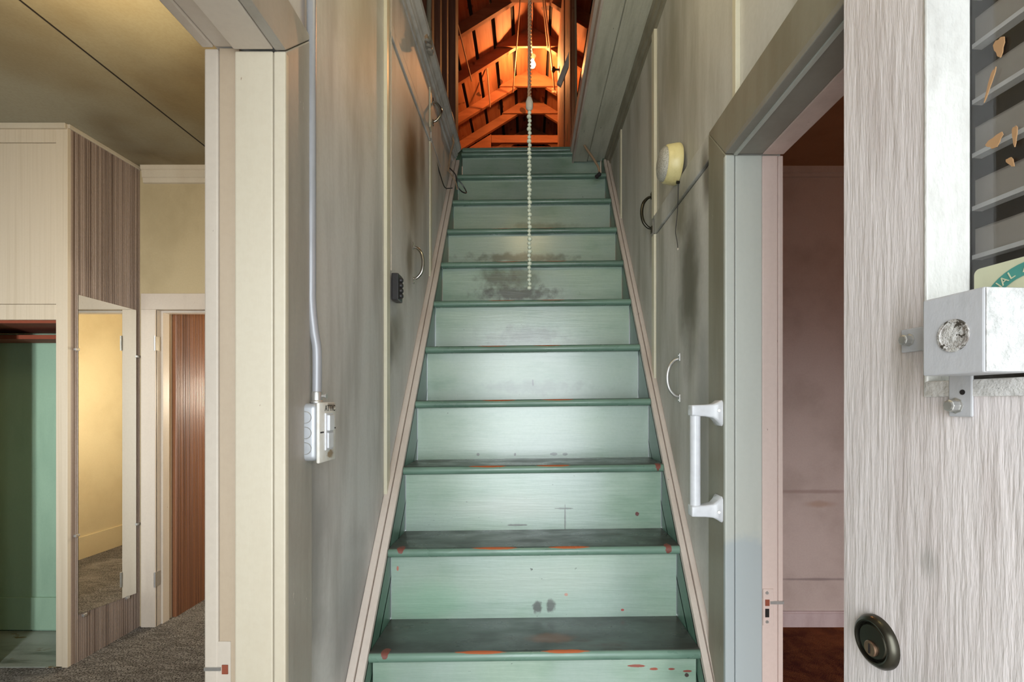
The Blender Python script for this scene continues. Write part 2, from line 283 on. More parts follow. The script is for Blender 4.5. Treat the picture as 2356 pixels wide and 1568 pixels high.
# ------------------------------------------------------------------ mesh helpers
class MB:
    def __init__(s): s.v = []; s.f = []
    def add(s, vs, fs):
        b = len(s.v); s.v += [Vector(p) for p in vs]; s.f += [tuple(i + b for i in f) for f in fs]; return s
    def box(s, x0, x1, y0, y1, z0, z1):
        x0, x1 = sorted((x0, x1)); y0, y1 = sorted((y0, y1)); z0, z1 = sorted((z0, z1))
        return s.add([(x0, y0, z0), (x1, y0, z0), (x1, y1, z0), (x0, y1, z0), (x0, y0, z1), (x1, y0, z1), (x1, y1, z1), (x0, y1, z1)],
                     [(0, 3, 2, 1), (4, 5, 6, 7), (0, 1, 5, 4), (1, 2, 6, 5), (2, 3, 7, 6), (3, 0, 4, 7)])
    def prism(s, a, b):
        """two matching outlines joined into a solid"""
        n = len(a); return s.add(list(a) + list(b), [tuple(range(n))[::-1], tuple(range(n, 2 * n))] + [(i, (i + 1) % n, n + (i + 1) % n, n + i) for i in range(n)])
    def yz(s, pts, x0, x1): return s.prism([(x0, y, z) for y, z in pts], [(x1, y, z) for y, z in pts])
    def xz(s, pts, y0, y1): return s.prism([(x, y0, z) for x, z in pts], [(x, y1, z) for x, z in pts])
    def xy(s, pts, z0, z1): return s.prism([(x, y, z0) for x, y in pts], [(x, y, z1) for x, y in pts])
    def tube(s, path, r, n=12, radii=None):
        path = [Vector(p) for p in path]; rings = []
        up = Vector((0, 0, 1)); t0 = (path[1] - path[0]).normalized()
        if abs(t0.dot(up)) > .9: up = Vector((1, 0, 0))
        for i, p in enumerate(path):
            t = (path[min(i + 1, len(path) - 1)] - path[max(i - 1, 0)]).normalized()
            a = (up - t * up.dot(t)).normalized(); b = t.cross(a); up = a
            rr = radii[i] if radii else r
            rings.append([p + (a * math.cos(2 * math.pi * j / n) + b * math.sin(2 * math.pi * j / n)) * rr for j in range(n)])
        vs = [q for rg in rings for q in rg]; fs = []
        for i in range(len(path) - 1):
            for j in range(n): fs.append((i * n + j, i * n + (j + 1) % n, (i + 1) * n + (j + 1) % n, (i + 1) * n + j))
        fs.append(tuple(range(n))[::-1]); fs.append(tuple(range((len(path) - 1) * n, len(path) * n)))
        return s.add(vs, fs)
    def lathe(s, prof, c, axis, n=32):
        """profile of (distance along axis, radius)"""
        ax = Vector(axis).normalized(); c = Vector(c); u = Vector((0, 0, 1)) if abs(ax.z) < .9 else Vector((1, 0, 0))
        a = (u - ax * u.dot(ax)).normalized(); b = ax.cross(a); vs = []; fs = []
        for d, r in prof:
            for j in range(n): vs.append(c + ax * d + (a * math.cos(2 * math.pi * j / n) + b * math.sin(2 * math.pi * j / n)) * max(r, 1e-4))
        m = len(prof)
        for i in range(m - 1):
            for j in range(n): fs.append((i * n + j, i * n + (j + 1) % n, (i + 1) * n + (j + 1) % n, (i + 1) * n + j))
        fs.append(tuple(range(n))[::-1]); fs.append(tuple(range((m - 1) * n, m * n)))
        return s.add(vs, fs)
    def xform(s, fn): s.v = [Vector(fn(p)) for p in s.v]; return s
    def build(s, name, mat, parent=None, bevel=0, smooth=False, segs=2):
        if parent is not None: org = WL[parent.name]
        else:
            mn_ = Vector([min(p[i] for p in s.v) for i in range(3)]); mx = Vector([max(p[i] for p in s.v) for i in range(3)])
            org = Vector(((mn_.x + mx.x) / 2, (mn_.y + mx.y) / 2, mn_.z))
        me = bpy.data.meshes.new(name); me.from_pydata([p - org for p in s.v], [], s.f); me.validate(); me.update()
        import bmesh
        bm = bmesh.new(); bm.from_mesh(me); bmesh.ops.recalc_face_normals(bm, faces=bm.faces); bm.to_mesh(me); bm.free()
        o = bpy.data.objects.new(name, me); COL.objects.link(o); me.materials.append(mat)
        if parent is None: o.location = org
        else: o.parent = parent
        WL[o.name] = org
        if bevel:
            b = o.modifiers.new('bevel', 'BEVEL'); b.width = bevel; b.segments = segs; b.limit_method = 'ANGLE'; b.angle_limit = R(35)
        if smooth:
            for p in me.polygons: p.use_smooth = True
            if not bevel: me.set_sharp_from_angle(angle=R(40))
        return o
WL = {}
def tag(o, label=None, cat=None, group=None, kind=None):
    if label: o['label'] = label
    if cat: o['category'] = cat
    if group: o['group'] = group
    if kind: o['kind'] = kind
    return o
def empty(name, loc, label, cat, group=None):
    o = bpy.data.objects.new(name, None); COL.objects.link(o); o.location = loc; o.empty_display_size = .05
    WL[o.name] = Vector(loc); return tag(o, label, cat, group)
def struct(mb, name, mat, parent=None, **kw):
    o = mb.build(name, mat, parent, **kw)
    if parent is None: o['kind'] = 'structure'
    return o
TN = [0]
def trim(mb, mat, label=None, cat='trim', **kw):
    TN[0] += 1; o = struct(mb, 'trim_%d' % TN[0], mat, **kw); 
    if label: o['label'] = label
    o['category'] = cat; return o
def text(s_, size, frame, extrude=.0004):
    cu = bpy.data.curves.new('t', 'FONT'); cu.body = s_; cu.size = size; cu.extrude = extrude; cu.align_x = 'CENTER'; cu.align_y = 'CENTER'
    o = bpy.data.objects.new('t', cu); COL.objects.link(o); bpy.context.view_layer.update()
    me = bpy.data.meshes.new_from_object(o.evaluated_get(bpy.context.evaluated_depsgraph_get()))
    vs = [frame @ v.co for v in me.vertices]; fs = [tuple(p.vertices) for p in me.polygons]
    bpy.data.objects.remove(o); bpy.data.curves.remove(cu)
    mb = MB(); mb.add(vs, fs); return mb
def sm(pts, n=6):
    """smooth curve through points"""
    pts = [Vector(p) for p in pts]; out = []
    for i in range(len(pts) - 1):
        p0, p1, p2, p3 = pts[max(i - 1, 0)], pts[i], pts[i + 1], pts[min(i + 2, len(pts) - 1)]
        for j in range(n):
            t = j / n; out.append(.5 * ((2 * p1) + (p2 - p0) * t + (2 * p0 - 5 * p1 + 4 * p2 - p3) * t * t + (3 * p1 - p0 - 3 * p2 + p3) * t ** 3))
    return out + [pts[-1]]

# ------------------------------------------------------------------ shell
YJL, YJR = .8905, 1.132         # back of the far jambs of the left and right doorways
CZ = 2.93; YF = -.45
wl = MB(); wl.box(XL, -.585, YJL, 3.0, 0, CZ); wl.box(XL, -.585, YF, YJL, 2.092, CZ); wl.box(XL, -.585, YF, .02, 0, 2.092)
tag(struct(wl, 'wall_left', M['wall_l']), 'grey left wall of the stair passage')
wr = MB(); wr.box(XR, .605, YJR, 3.0, 0, CZ); wr.box(XR, .605, .34, YJR, 2.035, CZ); wr.box(.56, .605, YF, .34, 0, CZ)
tag(struct(wr, 'wall_right', M['wall_r']), 'olive grey right wall of the stair passage')
wf = MB()
for (x0, x1, z0, z1) in ((-4.6, -1.6, 0, 3.1), (-1.6, -.8, 0, .8), (-1.6, -.8, 2.15, 3.1), (-.8, -.52, 0, 3.1), (-.52, .58, 2.25, 3.1), (.58, 1.35, 0, 3.1), (1.35, 2.45, 0, .85), (1.35, 2.45, 2.0, 3.1), (2.45, 3.6, 0, 3.1)):
    wf.box(x0, x1, YF - .12, YF, z0, z1)
struct(wf, 'wall_front', M['cream_wall'])
for i, (x0, x1, z0, z1) in enumerate(((-1.6, -.8, .8, 2.15), (1.35, 2.45, .85, 2.0))):  # unseen openings with frames, added to let daylight into both side rooms
    fr = MB(); y0, y1 = YF - .10, YF - .05; xm, zm = (x0 + x1) / 2, (z0 + z1) / 2
    fr.box(x0, x0 + .04, y0, y1, z0, z1); fr.box(x1 - .04, x1, y0, y1, z0, z1); fr.box(x0, x1, y0, y1, z0, z0 + .04); fr.box(x0, x1, y0, y1, z1 - .04, z1); fr.box(x0, x1, y0, y1, zm - .015, zm + .015); fr.box(xm - .015, xm + .015, y0, y1, z0, z1)
    struct(fr, 'window_%d' % (i + 1), M['trim_white'])
# floors
struct(MB().box(-.585, .605, YF - .12, 3.0, -.1, 0), 'floor', M['hall_floor'])
struct(MB().box(-4.6, -.585, YF - .12, 6.2, -.1, 0), 'floor_left', M['carpet_grey'])
struct(MB().box(.605, 3.6, YF - .12, 3.2, -.1, 0), 'floor_right', M['carpet_red'])
struct(MB().box(-6, 6, -6, YF - .12, -.25, -.1), 'floor_porch', M['ext'])
# ceilings
cl = MB(); cl.box(-4.6, -.585, YF - .12, 3.12, CZ, CZ + .04)
struct(cl, 'ceiling_left', M['ceil_left'])
sl = MB()
for x in (-1.90, -3.12): sl.box(x - .003, x + .003, YF, 3.0, CZ - .003, CZ)
trim(sl, M['hole'], 'dark seams between the ceiling boards')
struct(MB().box(-4.6, -.585, 3.12, 6.2, 2.5, 2.54), 'ceiling_back', M['yellow_wall'])
struct(MB().box(.605, 3.6, YF - .12, 3.2, CZ, CZ + .04), 'ceiling_right', M['brown_ceil'])
struct(MB().box(-.585, .605, YF - .12, 1.15, CZ, CZ + .06), 'ceiling', M['soffit'])
# soffit strip right of the stair opening, its edge moulding, and left cornice
sf = MB(); sf.box(.362, XR, 1.15, 2.92, CZ, CZ + .05)
sf.box(.278, .358, 1.15, 2.925, CZ - .002, CZ + .05); sf.box(.355, .365, 1.15, 2.92, CZ + .008, CZ + .05)
trim(sf, M['soffit'], 'crackled grey soffit boards right of the stair opening', bevel=.002)
em = MB(); em.xz([(.268, CZ + .002), (.278, CZ + .002), (.278, CZ + .12), (.256, CZ + .12), (.256, CZ + .06), (.268, CZ + .05)], 1.15, 2.96)
trim(em, M['rail_cap'], 'thin brown edge moulding of the stair opening')
cm = MB(); cm.xz([(XR, CZ - .075), (XR - .008, CZ - .07), (XR - .008, CZ - .045), (XR - .018, CZ - .04), (XR - .018, CZ - .012), (XR - .026, CZ - .008), (XR - .026, CZ), (XR, CZ)], YJR - .3, 2.9)
trim(cm, M['casing_r'], 'stepped moulding where right wall meets the soffit')
cn = MB(); cn.xz([(XL, 2.885), (XL + .010, 2.885), (XL + .012, 2.905), (XL + .004, 2.908), (XL + .004, 2.925), (XL + .018, 2.93), (XL + .02, 2.938), (XL + .015, 2.942), (XL + .022, 2.95), (XL + .026, 2.962), (XL + .022, 2.966), (XL + .032, 2.975), (XL + .042, 2.985), (XL + .046, 3.0), (XL + .038, 3.03), (XL - .02, 3.03), (XL - .02, 2.885)], 1.15, 2.90)
trim(cn, M['wall_l'], 'stepped cornice along left edge of the stair opening')
# attic floor and sides of the opening
af = MB(); af.box(-3.4, XL - .02, YF, 8, CZ + .045, 3.0); af.box(.278, 3.6, YF, 8, CZ + .055, 3.0); af.box(XL - .02, .278, 2.985, 8, 2.93, 3.0); af.box(XL - .02, .278, YF, 1.12, CZ + .065, 3.0)
struct(af, 'floor_attic', M['floorwood'])
# ---- left room
TH = .015
far = MB(); far.box(-2.52, -2.378 - TH, 3.0, 3.12, 0, CZ); far.box(-2.378 - TH, -1.6 + TH, 3.0, 3.12, 2.02 + TH, CZ); far.box(-1.6 + TH, -.585, 3.0, 3.12, 0, CZ)
struct(far, 'wall_far', M['cream_wall'])
struct(MB().box(-.87, -.80, 3.12, 6.0, 0, 2.5), 'wall_yellow', M['yellow_wall'])
struct(MB().box(-4.6, -.8, 6.0, 6.1, 0, 2.5), 'wall_back', M['yellow_wall'])
struct(MB().box(-4.6, -4.5, YF, 6.1, 0, 2.95), 'wall_outer', M['cream_wall'])
struct(MB().box(-.882, -.87, 3.125, 6.0, 0, .2), 'baseboard_back', M['yellow_wall'])
cr = MB(); cr.xz([(-.59, 0), (-.59, 1)], 0, 1) if False else None
cr.yz([(3.0, 2.825), (2.988, 2.828), (2.985, 2.855), (2.978, 2.86), (2.975, 2.90), (2.968, 2.905), (2.965, CZ), (3.0, CZ)], -2.46, -.59)
trim(cr, M['trim_cream'], 'cream crown moulding above the far doorway')
dc = MB(); dc.box(-2.47, -2.378, 2.982, 3.0, 0, 2.02); dc.box(-2.47, -1.51, 2.982, 3.0, 2.02, 2.122); dc.box(-1.6, -1.51, 2.982, 3.0, 0, 2.02)
trim(dc, M['trim_white'], 'off-white casing of the far doorway', bevel=.003)
dj = MB(); dj.box(-2.378 - TH, -2.378, 2.99, 3.125, 0, 2.02); dj.box(-2.378, -2.366, 3.03, 3.085, 0, 2.02); dj.box(-1.6, -1.6 + TH, 2.99, 3.125, 0, 2.02); dj.box(-2.378 - TH, -1.6 + TH, 2.99, 3.125, 2.02, 2.02 + TH); dj.box(-2.366, -1.6, 3.03, 3.085, 2.008, 2.02)
trim(dj, M['trim_white'], 'jamb and stop of the far doorway', bevel=.002)
def ribs(x, y0, y1, z0f, z1, base, depth, n, xdir):
    """vertically ribbed sheet standing in a plane of constant x"""
    mb = MB(); ys = [y0]; 
    while ys[-1] < y1 - .004: ys.append(ys[-1] + random.choice((.004, .005, .006, .008, .011)) * n)
    ys[-1] = y1; prof = []
    for i in range(len(ys) - 1):
        a, b = ys[i], ys[i + 1]; prof += [(x, a), (x + xdir * depth, a + (b - a) * .3), (x + xdir * depth, a + (b - a) * .75)]
    prof.append((x, y1)); prof += [(x - xdir * base, y1), (x - xdir * base, y0)]
    return mb.xy(prof, z0f, z1)
struct(ribs(-2.36, 3.13, 5.2, 0, 2.5, .02, .004, 1.4, 1), 'wall_ribbed', M['comb_dark'])
hg = None
for zc in (1.43 + 135 / F * 3.0, 1.43 - 405 / F * 3.0):
    h = MB(); h.box(-2.380, -2.374, 2.984, 3.018, zc - .045, zc + .045); h.tube([(-2.376, 2.978, zc - .047), (-2.376, 2.978, zc + .047)], .006, 10)
    tag(h.build('door_hinge', M['zinc']), 'painted %s hinge on the left casing of the far doorway' % ('upper' if zc > 1 else 'lower'), 'hinge', 'hinges of the far doorway')
# cabinet
XC = -2.49; YC = 2.53
cab = empty('wall_cabinet', (-2.9, YC, 0), 'tall cream built-in cabinet with open closet below and ribbed side', 'cabinet')
fr = MB(); fr.box(XC - .062, XC, YC, YC + .02, 0, CZ); fr.box(-3.6, XC - .062, YC, YC + .02, 1.875, 1.957); fr.box(-3.6, XC - .062, YC, YC + .02, 2.83, CZ); fr.box(-3.6, -3.5, YC, YC + .02, 0, CZ)
fr.build('face_frame', M['cab_front'], cab, bevel=.0015)
d = MB().box(-3.498, XC - .064, YC + .003, YC + .02, 1.96, 2.827).build('cabinet_door', M['cab_front'], cab, bevel=.0015)
MB().box(-3.6, XC + .0, YC - .015, YC, CZ - .03, CZ).build('top_moulding', M['trim_cream'], cab, bevel=.004)
MB().box(-3.5, XC - .02, YC + .02, 2.93, 1.86, 1.875).build('cabinet_floor', M['redwood'], cab)
MB().box(-3.5, XC - .03, 2.75, 2.935, 1.80, 1.825).build('shelf', M['redwood'], cab, bevel=.002)
sd = ribs(XC - .004, YC + .045, 3.0, 0, CZ - .02, .012, .0065, 1.0, 1).build('side_panel', M['comb_panel'], cab)
MB().box(XC - .016, XC, YC + .02, YC + .045, 0, CZ).build('corner_post', M['comb_panel'], cab, bevel=.002)
MB().box(XC, XC + .012, YC, 3.0, CZ - .022, CZ).build('side_moulding', M['trim_cream'], cab, bevel=.003)
MB().box(-3.55, XC - .02, 2.94, 2.96, 0, 1.86).build('closet_back', M['green_wall'], cab)
MB().box(-3.55, XC - .02, 2.925, 2.94, .012, .213).build('closet_baseboard', M['green_wall'], cab, bevel=.003)
MB().box(XC - .03, XC - .018, YC + .02, 2.94, 0, 1.86).build('closet_side', M['green_wall'], cab)
MB().box(-3.5, -2.90, YC + .021, YC + .04, 0, 1.86).build('closet_shade_door', M['cab_front'], cab)  # out of view, put here so its edge shades the closet back
MB().box(-3.5, XC - .03, YC + .0, 2.925, 0, .006).build('closet_floor', M['niche_floor'], cab)
# mirror
mb_ = MB().yz([(2.585, .262), (2.965, .225), (2.965, 2.012), (2.585, 2.022)], XC + .001, XC + .007)
mir = empty('mirror', (XC, 2.77, .23), 'tall frameless mirror clipped to the ribbed cabinet side', 'mirror')
mb_.build('mirror_glass', M['mirror'], mir)
for (y, z) in ((2.575, 1.72), (2.575, .70), (2.975, 1.72), (2.975, .66), (2.62, .245), (2.90, .225)):
    MB().box(XC + .0, XC + .014, y - .012, y + .012, z - .007, z + .007).build('mirror_clip', M['zinc'], mir, bevel=.002)

# ---- right room
struct(MB().box(.605, 3.6, 3.0, 3.1, 0, CZ), 'wall_rear', M['pink_wall'])
struct(MB().box(3.5, 3.6, YF, 3.0, 0, CZ), 'wall_side', M['pink_wall'])
b = MB(); b.yz([(3.0, 0), (2.986, 0), (2.986, .078), (2.982, .08), (2.982, .088), (2.988, .09), (2.988, .098), (3.0, .1)], .605, 3.5)
struct(b, 'baseboard_right', M['pink_base'])
b = MB(); b.yz([(3.0, 2.865), (2.99, 2.868), (2.988, 2.885), (2.98, 2.89), (2.978, CZ), (3.0, CZ)], .605, 3.5)
trim(b, M['pink_wall'], 'picture moulding below the ceiling of the right room')

# ------------------------------------------------------------------ doorway trims
# left doorway: casing on the passage face, jamb, stop, far casing
c = MB(); c.prism([(XL, .972, 0), (XL, .86, 0), (XL + .02, .86, 0), (XL + .016, .972, 0)], [(XL, .972, 2.18), (XL, .86, 2.072), (XL + .02, .86, 2.072), (XL + .016, .972, 2.18)])
trim(c, M['casing'], 'taupe vertical casing of the left doorway', bevel=.002)
c = MB(); c.prism([(XL, .972, 2.182), (XL, .86, 2.074), (XL + .02, .86, 2.074), (XL + .016, .972, 2.182)], [(XL, YF, 2.182), (XL, YF, 2.074), (XL + .02, YF, 2.074), (XL + .016, YF, 2.182)])
trim(c, M['casing'], 'taupe head casing of the left doorway', bevel=.002)
j = MB(); j.box(XL - .002, XL + .020, .858, .872, 0, 2.072); 
trim(j, M['trim_cream'], 'cream front edge of the left doorway casing', bevel=.003)
j = MB(); j.box(-.5405, XL - .004, .860, .875, 0, 2.074)
j2 = MB(); j2.box(-.578, -.541, .875, .89, 0, 2.09); 
trim(j, M['trim_cream'], 'broad cream jamb face of the left doorway', bevel=.003)
trim(j2, M['rebate'], 'recessed rebate of the left doorway jamb', bevel=.001)
j = MB(); j.box(-.605, -.579, .873, .96, 0, 2.088); trim(j, M['trim_white'], 'room-side casing edge of the left doorway', bevel=.003)
j = MB(); j.box(-.5405, XL - .002, YF, .858, 2.074, 2.092); j.box(-.585, -.541, YF, .873, 2.09, 2.108)
trim(j, M['trim_white'], 'head jamb of the left doorway', bevel=.002)
j = MB(); j.box(-.608, -.586, YF, .873, 2.088, 2.19); trim(j, M['trim_white'], 'room-side head casing of the left doorway', bevel=.003)
# right doorway
c = MB(); c.prism([(XR, 1.235, 0), (XR, 1.121, 0), (XR - .02, 1.121, 0), (XR - .016, 1.235, 0)], [(XR, 1.235, 2.135), (XR, 1.121, 2.022), (XR - .02, 1.121, 2.022), (XR - .016, 1.235, 2.135)])
trim(c, M['casing_r'], 'olive vertical casing of the right doorway', bevel=.002)
c = MB(); c.prism([(XR, 1.235, 2.137), (XR, 1.121, 2.024), (XR - .02, 1.121, 2.024), (XR - .016, 1.235, 2.137)], [(XR, .36, 2.137), (XR, .36, 2.024), (XR - .02, .36, 2.024), (XR - .016, .36, 2.137)])
trim(c, M['casing_r'], 'olive head casing of the right doorway', bevel=.002)
j = MB(); j.box(XR - .020, XR + .003, 1.119, 1.132, 0, 2.02); trim(j, M['mint_trim'], 'pale front edge of the right doorway casing', bevel=.003)
j = MB(); j.box(XR + .005, .556, 1.121, 1.136, 0, 2.02); trim(j, M['mint_trim'], 'pale mint jamb face of the right doorway', bevel=.002)
j = MB(); j.box(.5565, .594, 1.122, 1.137, 0, 2.02); j.box(.595, .607, 1.1225, 1.2, 0, 2.02); trim(j, M['pink_trim'], 'pink jamb strip of the right doorway', bevel=.002)
j = MB(); j.box(XR - .020, .556, .36, 1.12, 2.022, 2.036); trim(j, M['grey_soffit'], 'grey head jamb of the right doorway', bevel=.002)
j = MB(); j.box(.5565, .607, .36, 1.121, 2.021, 2.036); trim(j, M['pink_trim'], 'pink head jamb strip of the right doorway', bevel=.002)
j = MB(); j.box(XR + .0, XR + .008, .36, 1.119, 2.018, 2.024); trim(j, M['mint_trim'], 'pale bead under the right doorway head')
# strike plates
t = empty('strike_plate', (.562, 1.121, .92), 'pink painted strike plate with two dark slots on right doorway jamb', 'strike plate')
MB().box(.5575, .5825, 1.1195, 1.122, .898, .985).build('plate', M['pink_trim'], t, bevel=.0006)
MB().box(.5625, .5725, 1.1185, 1.1205, .945, .960).build('latch_slot', M['redwood'], t)
MB().box(.5625, .5715, 1.1185, 1.1205, .918, .938).build('bolt_slot', M['hole'], t)
MB().box(.575, .607, 1.1185, 1.1225, .949, .956).build('lip', M['zinc'], t)
MB().lathe([(0, .004), (.0012, .0035)], (.567, 1.1195, .976), (0, -1, 0), 12).build('screw', M['zinc'], t)
MB().lathe([(0, .004), (.0012, .0035)], (.567, 1.1195, .907), (0, -1, 0), 12).build('screw', M['zinc'], t)
t = empty('strike_plate', (-.57, .873, .92), 'painted strike plate with one rusty slot on left doorway jamb', 'strike plate')
MB().box(-.582, -.556, .8735, .876, .90, .985).build('plate', M['trim_white'], t, bevel=.0006)
MB().box(-.5715, -.5605, .872, .8745, .925, .942).build('latch_slot', M['redwood'], t)
MB().box(-.604, -.5735, .8705, .8745, .932, .938).build('lip', M['zinc'], t)

# ------------------------------------------------------------------ battens, rails and cupboard doors
trim(MB().box(XL, XL + .011, 1.50, 1.535, .0 + linez(1.5) - .05, 2.885), M['batten'], 'pale vertical batten left of the staircase', bevel=.0015)
trim(MB().box(XL, XL + .010, 2.165, 2.20, linez(2.16) - .05, 2.635), M['batten'], 'pale lower batten between left cupboard doors', bevel=.0015)
trim(MB().box(XL, XL + .010, 2.165, 2.20, 2.70, 2.885), M['batten'], 'pale short batten between upper left cupboard doors', bevel=.0015)
trim(MB().yz([(1.535, 2.645), (2.165, 2.635), (2.165, 2.668), (1.535, 2.69)], XL, XL + .010), M['wall_l'], 'grey rail above the left cupboard door', bevel=.003)
trim(MB().box(XR, XR - .012, 1.79, 1.825, linez(1.79) - .05, 2.072), M['batten'], 'pale lower batten beside the right cupboard door', bevel=.0015)
trim(MB().box(XR, XR - .012, 1.79, 1.825, 2.142, 2.855), M['batten'], 'pale upper batten above right cupboard rail', bevel=.0015)
trim(MB().box(XR, XR - .011, 2.45, 2.48, linez(2.45) - .05, 2.855), M['batten'], 'pale far batten on the right wall', bevel=.0015)
trim(MB().box(XR, XR - .012, 1.235, 1.79, 2.072, 2.142), M['wall_r'], 'grey rail above the right cupboard door', bevel=.003)
trim(MB().box(XR, XR - .012, 1.082, 1.10, 2.137, 2.855), M['batten'], 'pale batten above right doorway head', bevel=.0015)

def bow(wx, dirx, Y, zt, zb, mat, parent, out=.040):
    """bow pull handle on a wall of constant x"""
    mb = MB(); pts = [(wx + dirx * .004, Y, zt - .018), (wx + dirx * out * .45, Y + .002, zt - .024), (wx + dirx * out * .85, Y, zt - .045), (wx + dirx * out, Y, (zt + zb) / 2), (wx + dirx * out * .85, Y, zb + .045), (wx + dirx * out * .45, Y, zb + .024), (wx + dirx * .004, Y, zb + .018)]
    p = sm(pts, 6); n = len(p); rr = [.0048 + .0018 * math.sin(math.pi * i / (n - 1)) for i in range(n)]
    mb.tube(p, .005, 12, rr); h = mb.build('pull_handle', mat, parent, smooth=True)
    for z0, z1 in ((zt - .026, zt), (zb, zb + .026)):
        MB().box(wx, wx + dirx * .004, Y - .009, Y + .009, z0, z1).build('mount_plate', mat, h, bevel=.0015)
        MB().lathe([(0, .0035), (.0015, .003)], (wx + dirx * .004, Y, (zt - .007) if z0 > (zt + zb) / 2 else zb + .007), (dirx, 0, 0), 10).build('screw', mat, h)
    return h
def cupdoor(side, pts, label, mat, handle=None, cutline=True):
    x = XL if side == 'l' else XR; dr = 1 if side == 'l' else -1
    ys = [p[0] for p in pts]; zs = [p[1] for p in pts]
    e = empty('cupboard_door', (x, sum(ys) / len(ys), min(zs)), label, 'cupboard door', 'cupboard doors beside the stairs')
    MB().yz(pts, x + dr * .0005, x + dr * .0055).build('door_panel', mat, e, bevel=.0012)
    if handle: bow(x + dr * .0055, dr, *handle, M['chrome'] if side == 'l' else M['bronze'] if handle[0] > 1.7 else M['zinc'], e)
    # dark slot round the leaf
    g = .004; q = [((y - sum(ys) / len(ys)) * 1.0, z) for y, z in pts]
    return e
cupdoor('l', [(1.542, linez(1.542) + .034), (2.158, linez(2.158) + .034), (2.158, 2.628), (1.542, 2.638)], 'smoke-stained lower cupboard door with bow handle left of the stairs', M['wall_l'], (1.857, 2.062, 1.900))
cupdoor('l', [(1.542, 2.70), (2.158, 2.68), (2.158, 2.878), (1.542, 2.878)], 'narrow upper cupboard door without handle, near the conduit', M['wall_l'])
cupdoor('l', [(2.207, 2.672), (2.45, 2.655), (2.45, 2.878), (2.207, 2.878)], 'small upper left cupboard door with bow handle near the ceiling', M['wall_l'], (2.236, 2.878, 2.748))
cupdoor('l', [(2.207, linez(2.207) + .034), (2.60, linez(2.60) + .034), (2.60, 2.62), (2.207, 2.66)], 'far lower left cupboard door beyond the second batten', M['wall_l'])
cupdoor('r', [(1.245, linez(1.245) + .034), (1.783, linez(1.783) + .034), (1.783, 2.066), (1.245, 2.066)], 'stained right cupboard door with bow handle below the round lamp', M['wall_r'], (1.503, 1.587, 1.430))
cupdoor('r', [(1.832, linez(1.832) + .034), (2.443, linez(2.443) + .034), (2.443, 2.85), (1.832, 2.85)], 'tall right cupboard door with dark bow handle beside the pale batten', M['wall_r'], (1.845, 2.255, 2.095))
cupdoor('r', [(2.487, linez(2.487) + .04), (2.76, linez(2.76) + .04), (2.76, 2.85), (2.487, 2.85)], 'farthest right cupboard door under the soffit end', M['wall_r'])
gl = MB()
gl.yz([(1.539, 2.690), (2.9, 2.60), (2.9, 2.606), (1.539, 2.698)], XL + .0005, XL + .002); gl.box(XL, XL + .001, 1.536, 1.541, linez(1.54), 2.64)
trim(gl, M['hole'], 'dark gap along the left cupboard doors')
gl = MB().box(XR, XR - .001, 1.826, 1.831, linez(1.83), 2.85); gl.box(XR, XR - .001, 1.237, 1.243, linez(1.25), 2.07)
trim(gl, M['hole'], 'dark gap along the right cupboard doors')

# ------------------------------------------------------------------ staircase
ST = empty('staircase', (0, Y1, 0), 'steep green painted staircase rising to the attic', 'staircase')
XI0, XI1 = -.4235, .4505
def tilt(p): return (p[0], p[1], p[2] + .012 * p[0])
for k in range(-2, 12):
    y, z = nose(k); top = z + .009; th = .028
    yb = y + RUN + .034
    if k == 11: yb = y + .07
    prof = [(yb, top - th), (y + .012, top - th)]
    for i in range(0, 9):
        a = -math.pi / 2 - math.pi * i / 8; prof.append((y + .014 + .014 * math.cos(a), top - .014 + .014 * math.sin(a)))
    prof.append((yb, top))
    x1 = XI1 if k < 11 else .285
    m = MB().yz(prof, XI0 + .001, x1 - .001).xform(tilt)
    t = m.build('tread', M['tread'], ST, smooth=True)
    if k == 11: tag(t, 'topmost landing nosing')
for k in range(-2, 12):
    y, z = nose(k); yr_ = y + .03; zb = nose(k - 1)[1] + .009; zt = z + .009 - .028
    if k == -2: zb = 0
    xw = XI1 - .003
    MB().box(XI0 + .003, xw, yr_, yr_ + .018, zb, zt).xform(tilt).build('riser', M['riser'], ST)
MB().box(XI0, .262, nose(11)[0] + .02, nose(11)[0] + .11, 3.004, 3.03).xform(tilt).build('landing_strip', M['tread'], ST, bevel=.006)
ya, yb = .40, nose(11)[0] + .04
for (x0, x1) in ((XI0, XL), (XI1, XR)):
    MB().yz([(.65, 0), (.95, 0), (yb, linez(yb) - .40), (yb, linez(yb) - .016), (.65, linez(.65) - .016)], x0, x1 + (.001 if x1 < 0 else -.001)).build('skirt_board', M['skirt'], ST)
def cap(xa, xb, dz, dz2, name):
    m = MB(); a = .62; e_ = nose(10)[0] + .10
    return m.prism([(xa, a, linez(a) - .03), (xa, a, linez(a) + dz), (xb, a, linez(a) + dz2), (xb, a, linez(a) - .03)], [(xa, e_, linez(e_) - .03), (xa, e_, linez(e_) + dz), (xb, e_, linez(e_) + dz2), (xb, e_, linez(e_) - .03)]).build(name, M['rail_cap'], ST, bevel=.0025)
cap(XI0, -.4445, .006, .006, 'stringer_cap'); cap(-.446, XL + .0008, .016, .018, 'stringer_moulding')
cap(XI1, .4675, .010, .010, 'stringer_cap'); cap(.469, XR - .0008, .020, .022, 'stringer_moulding')

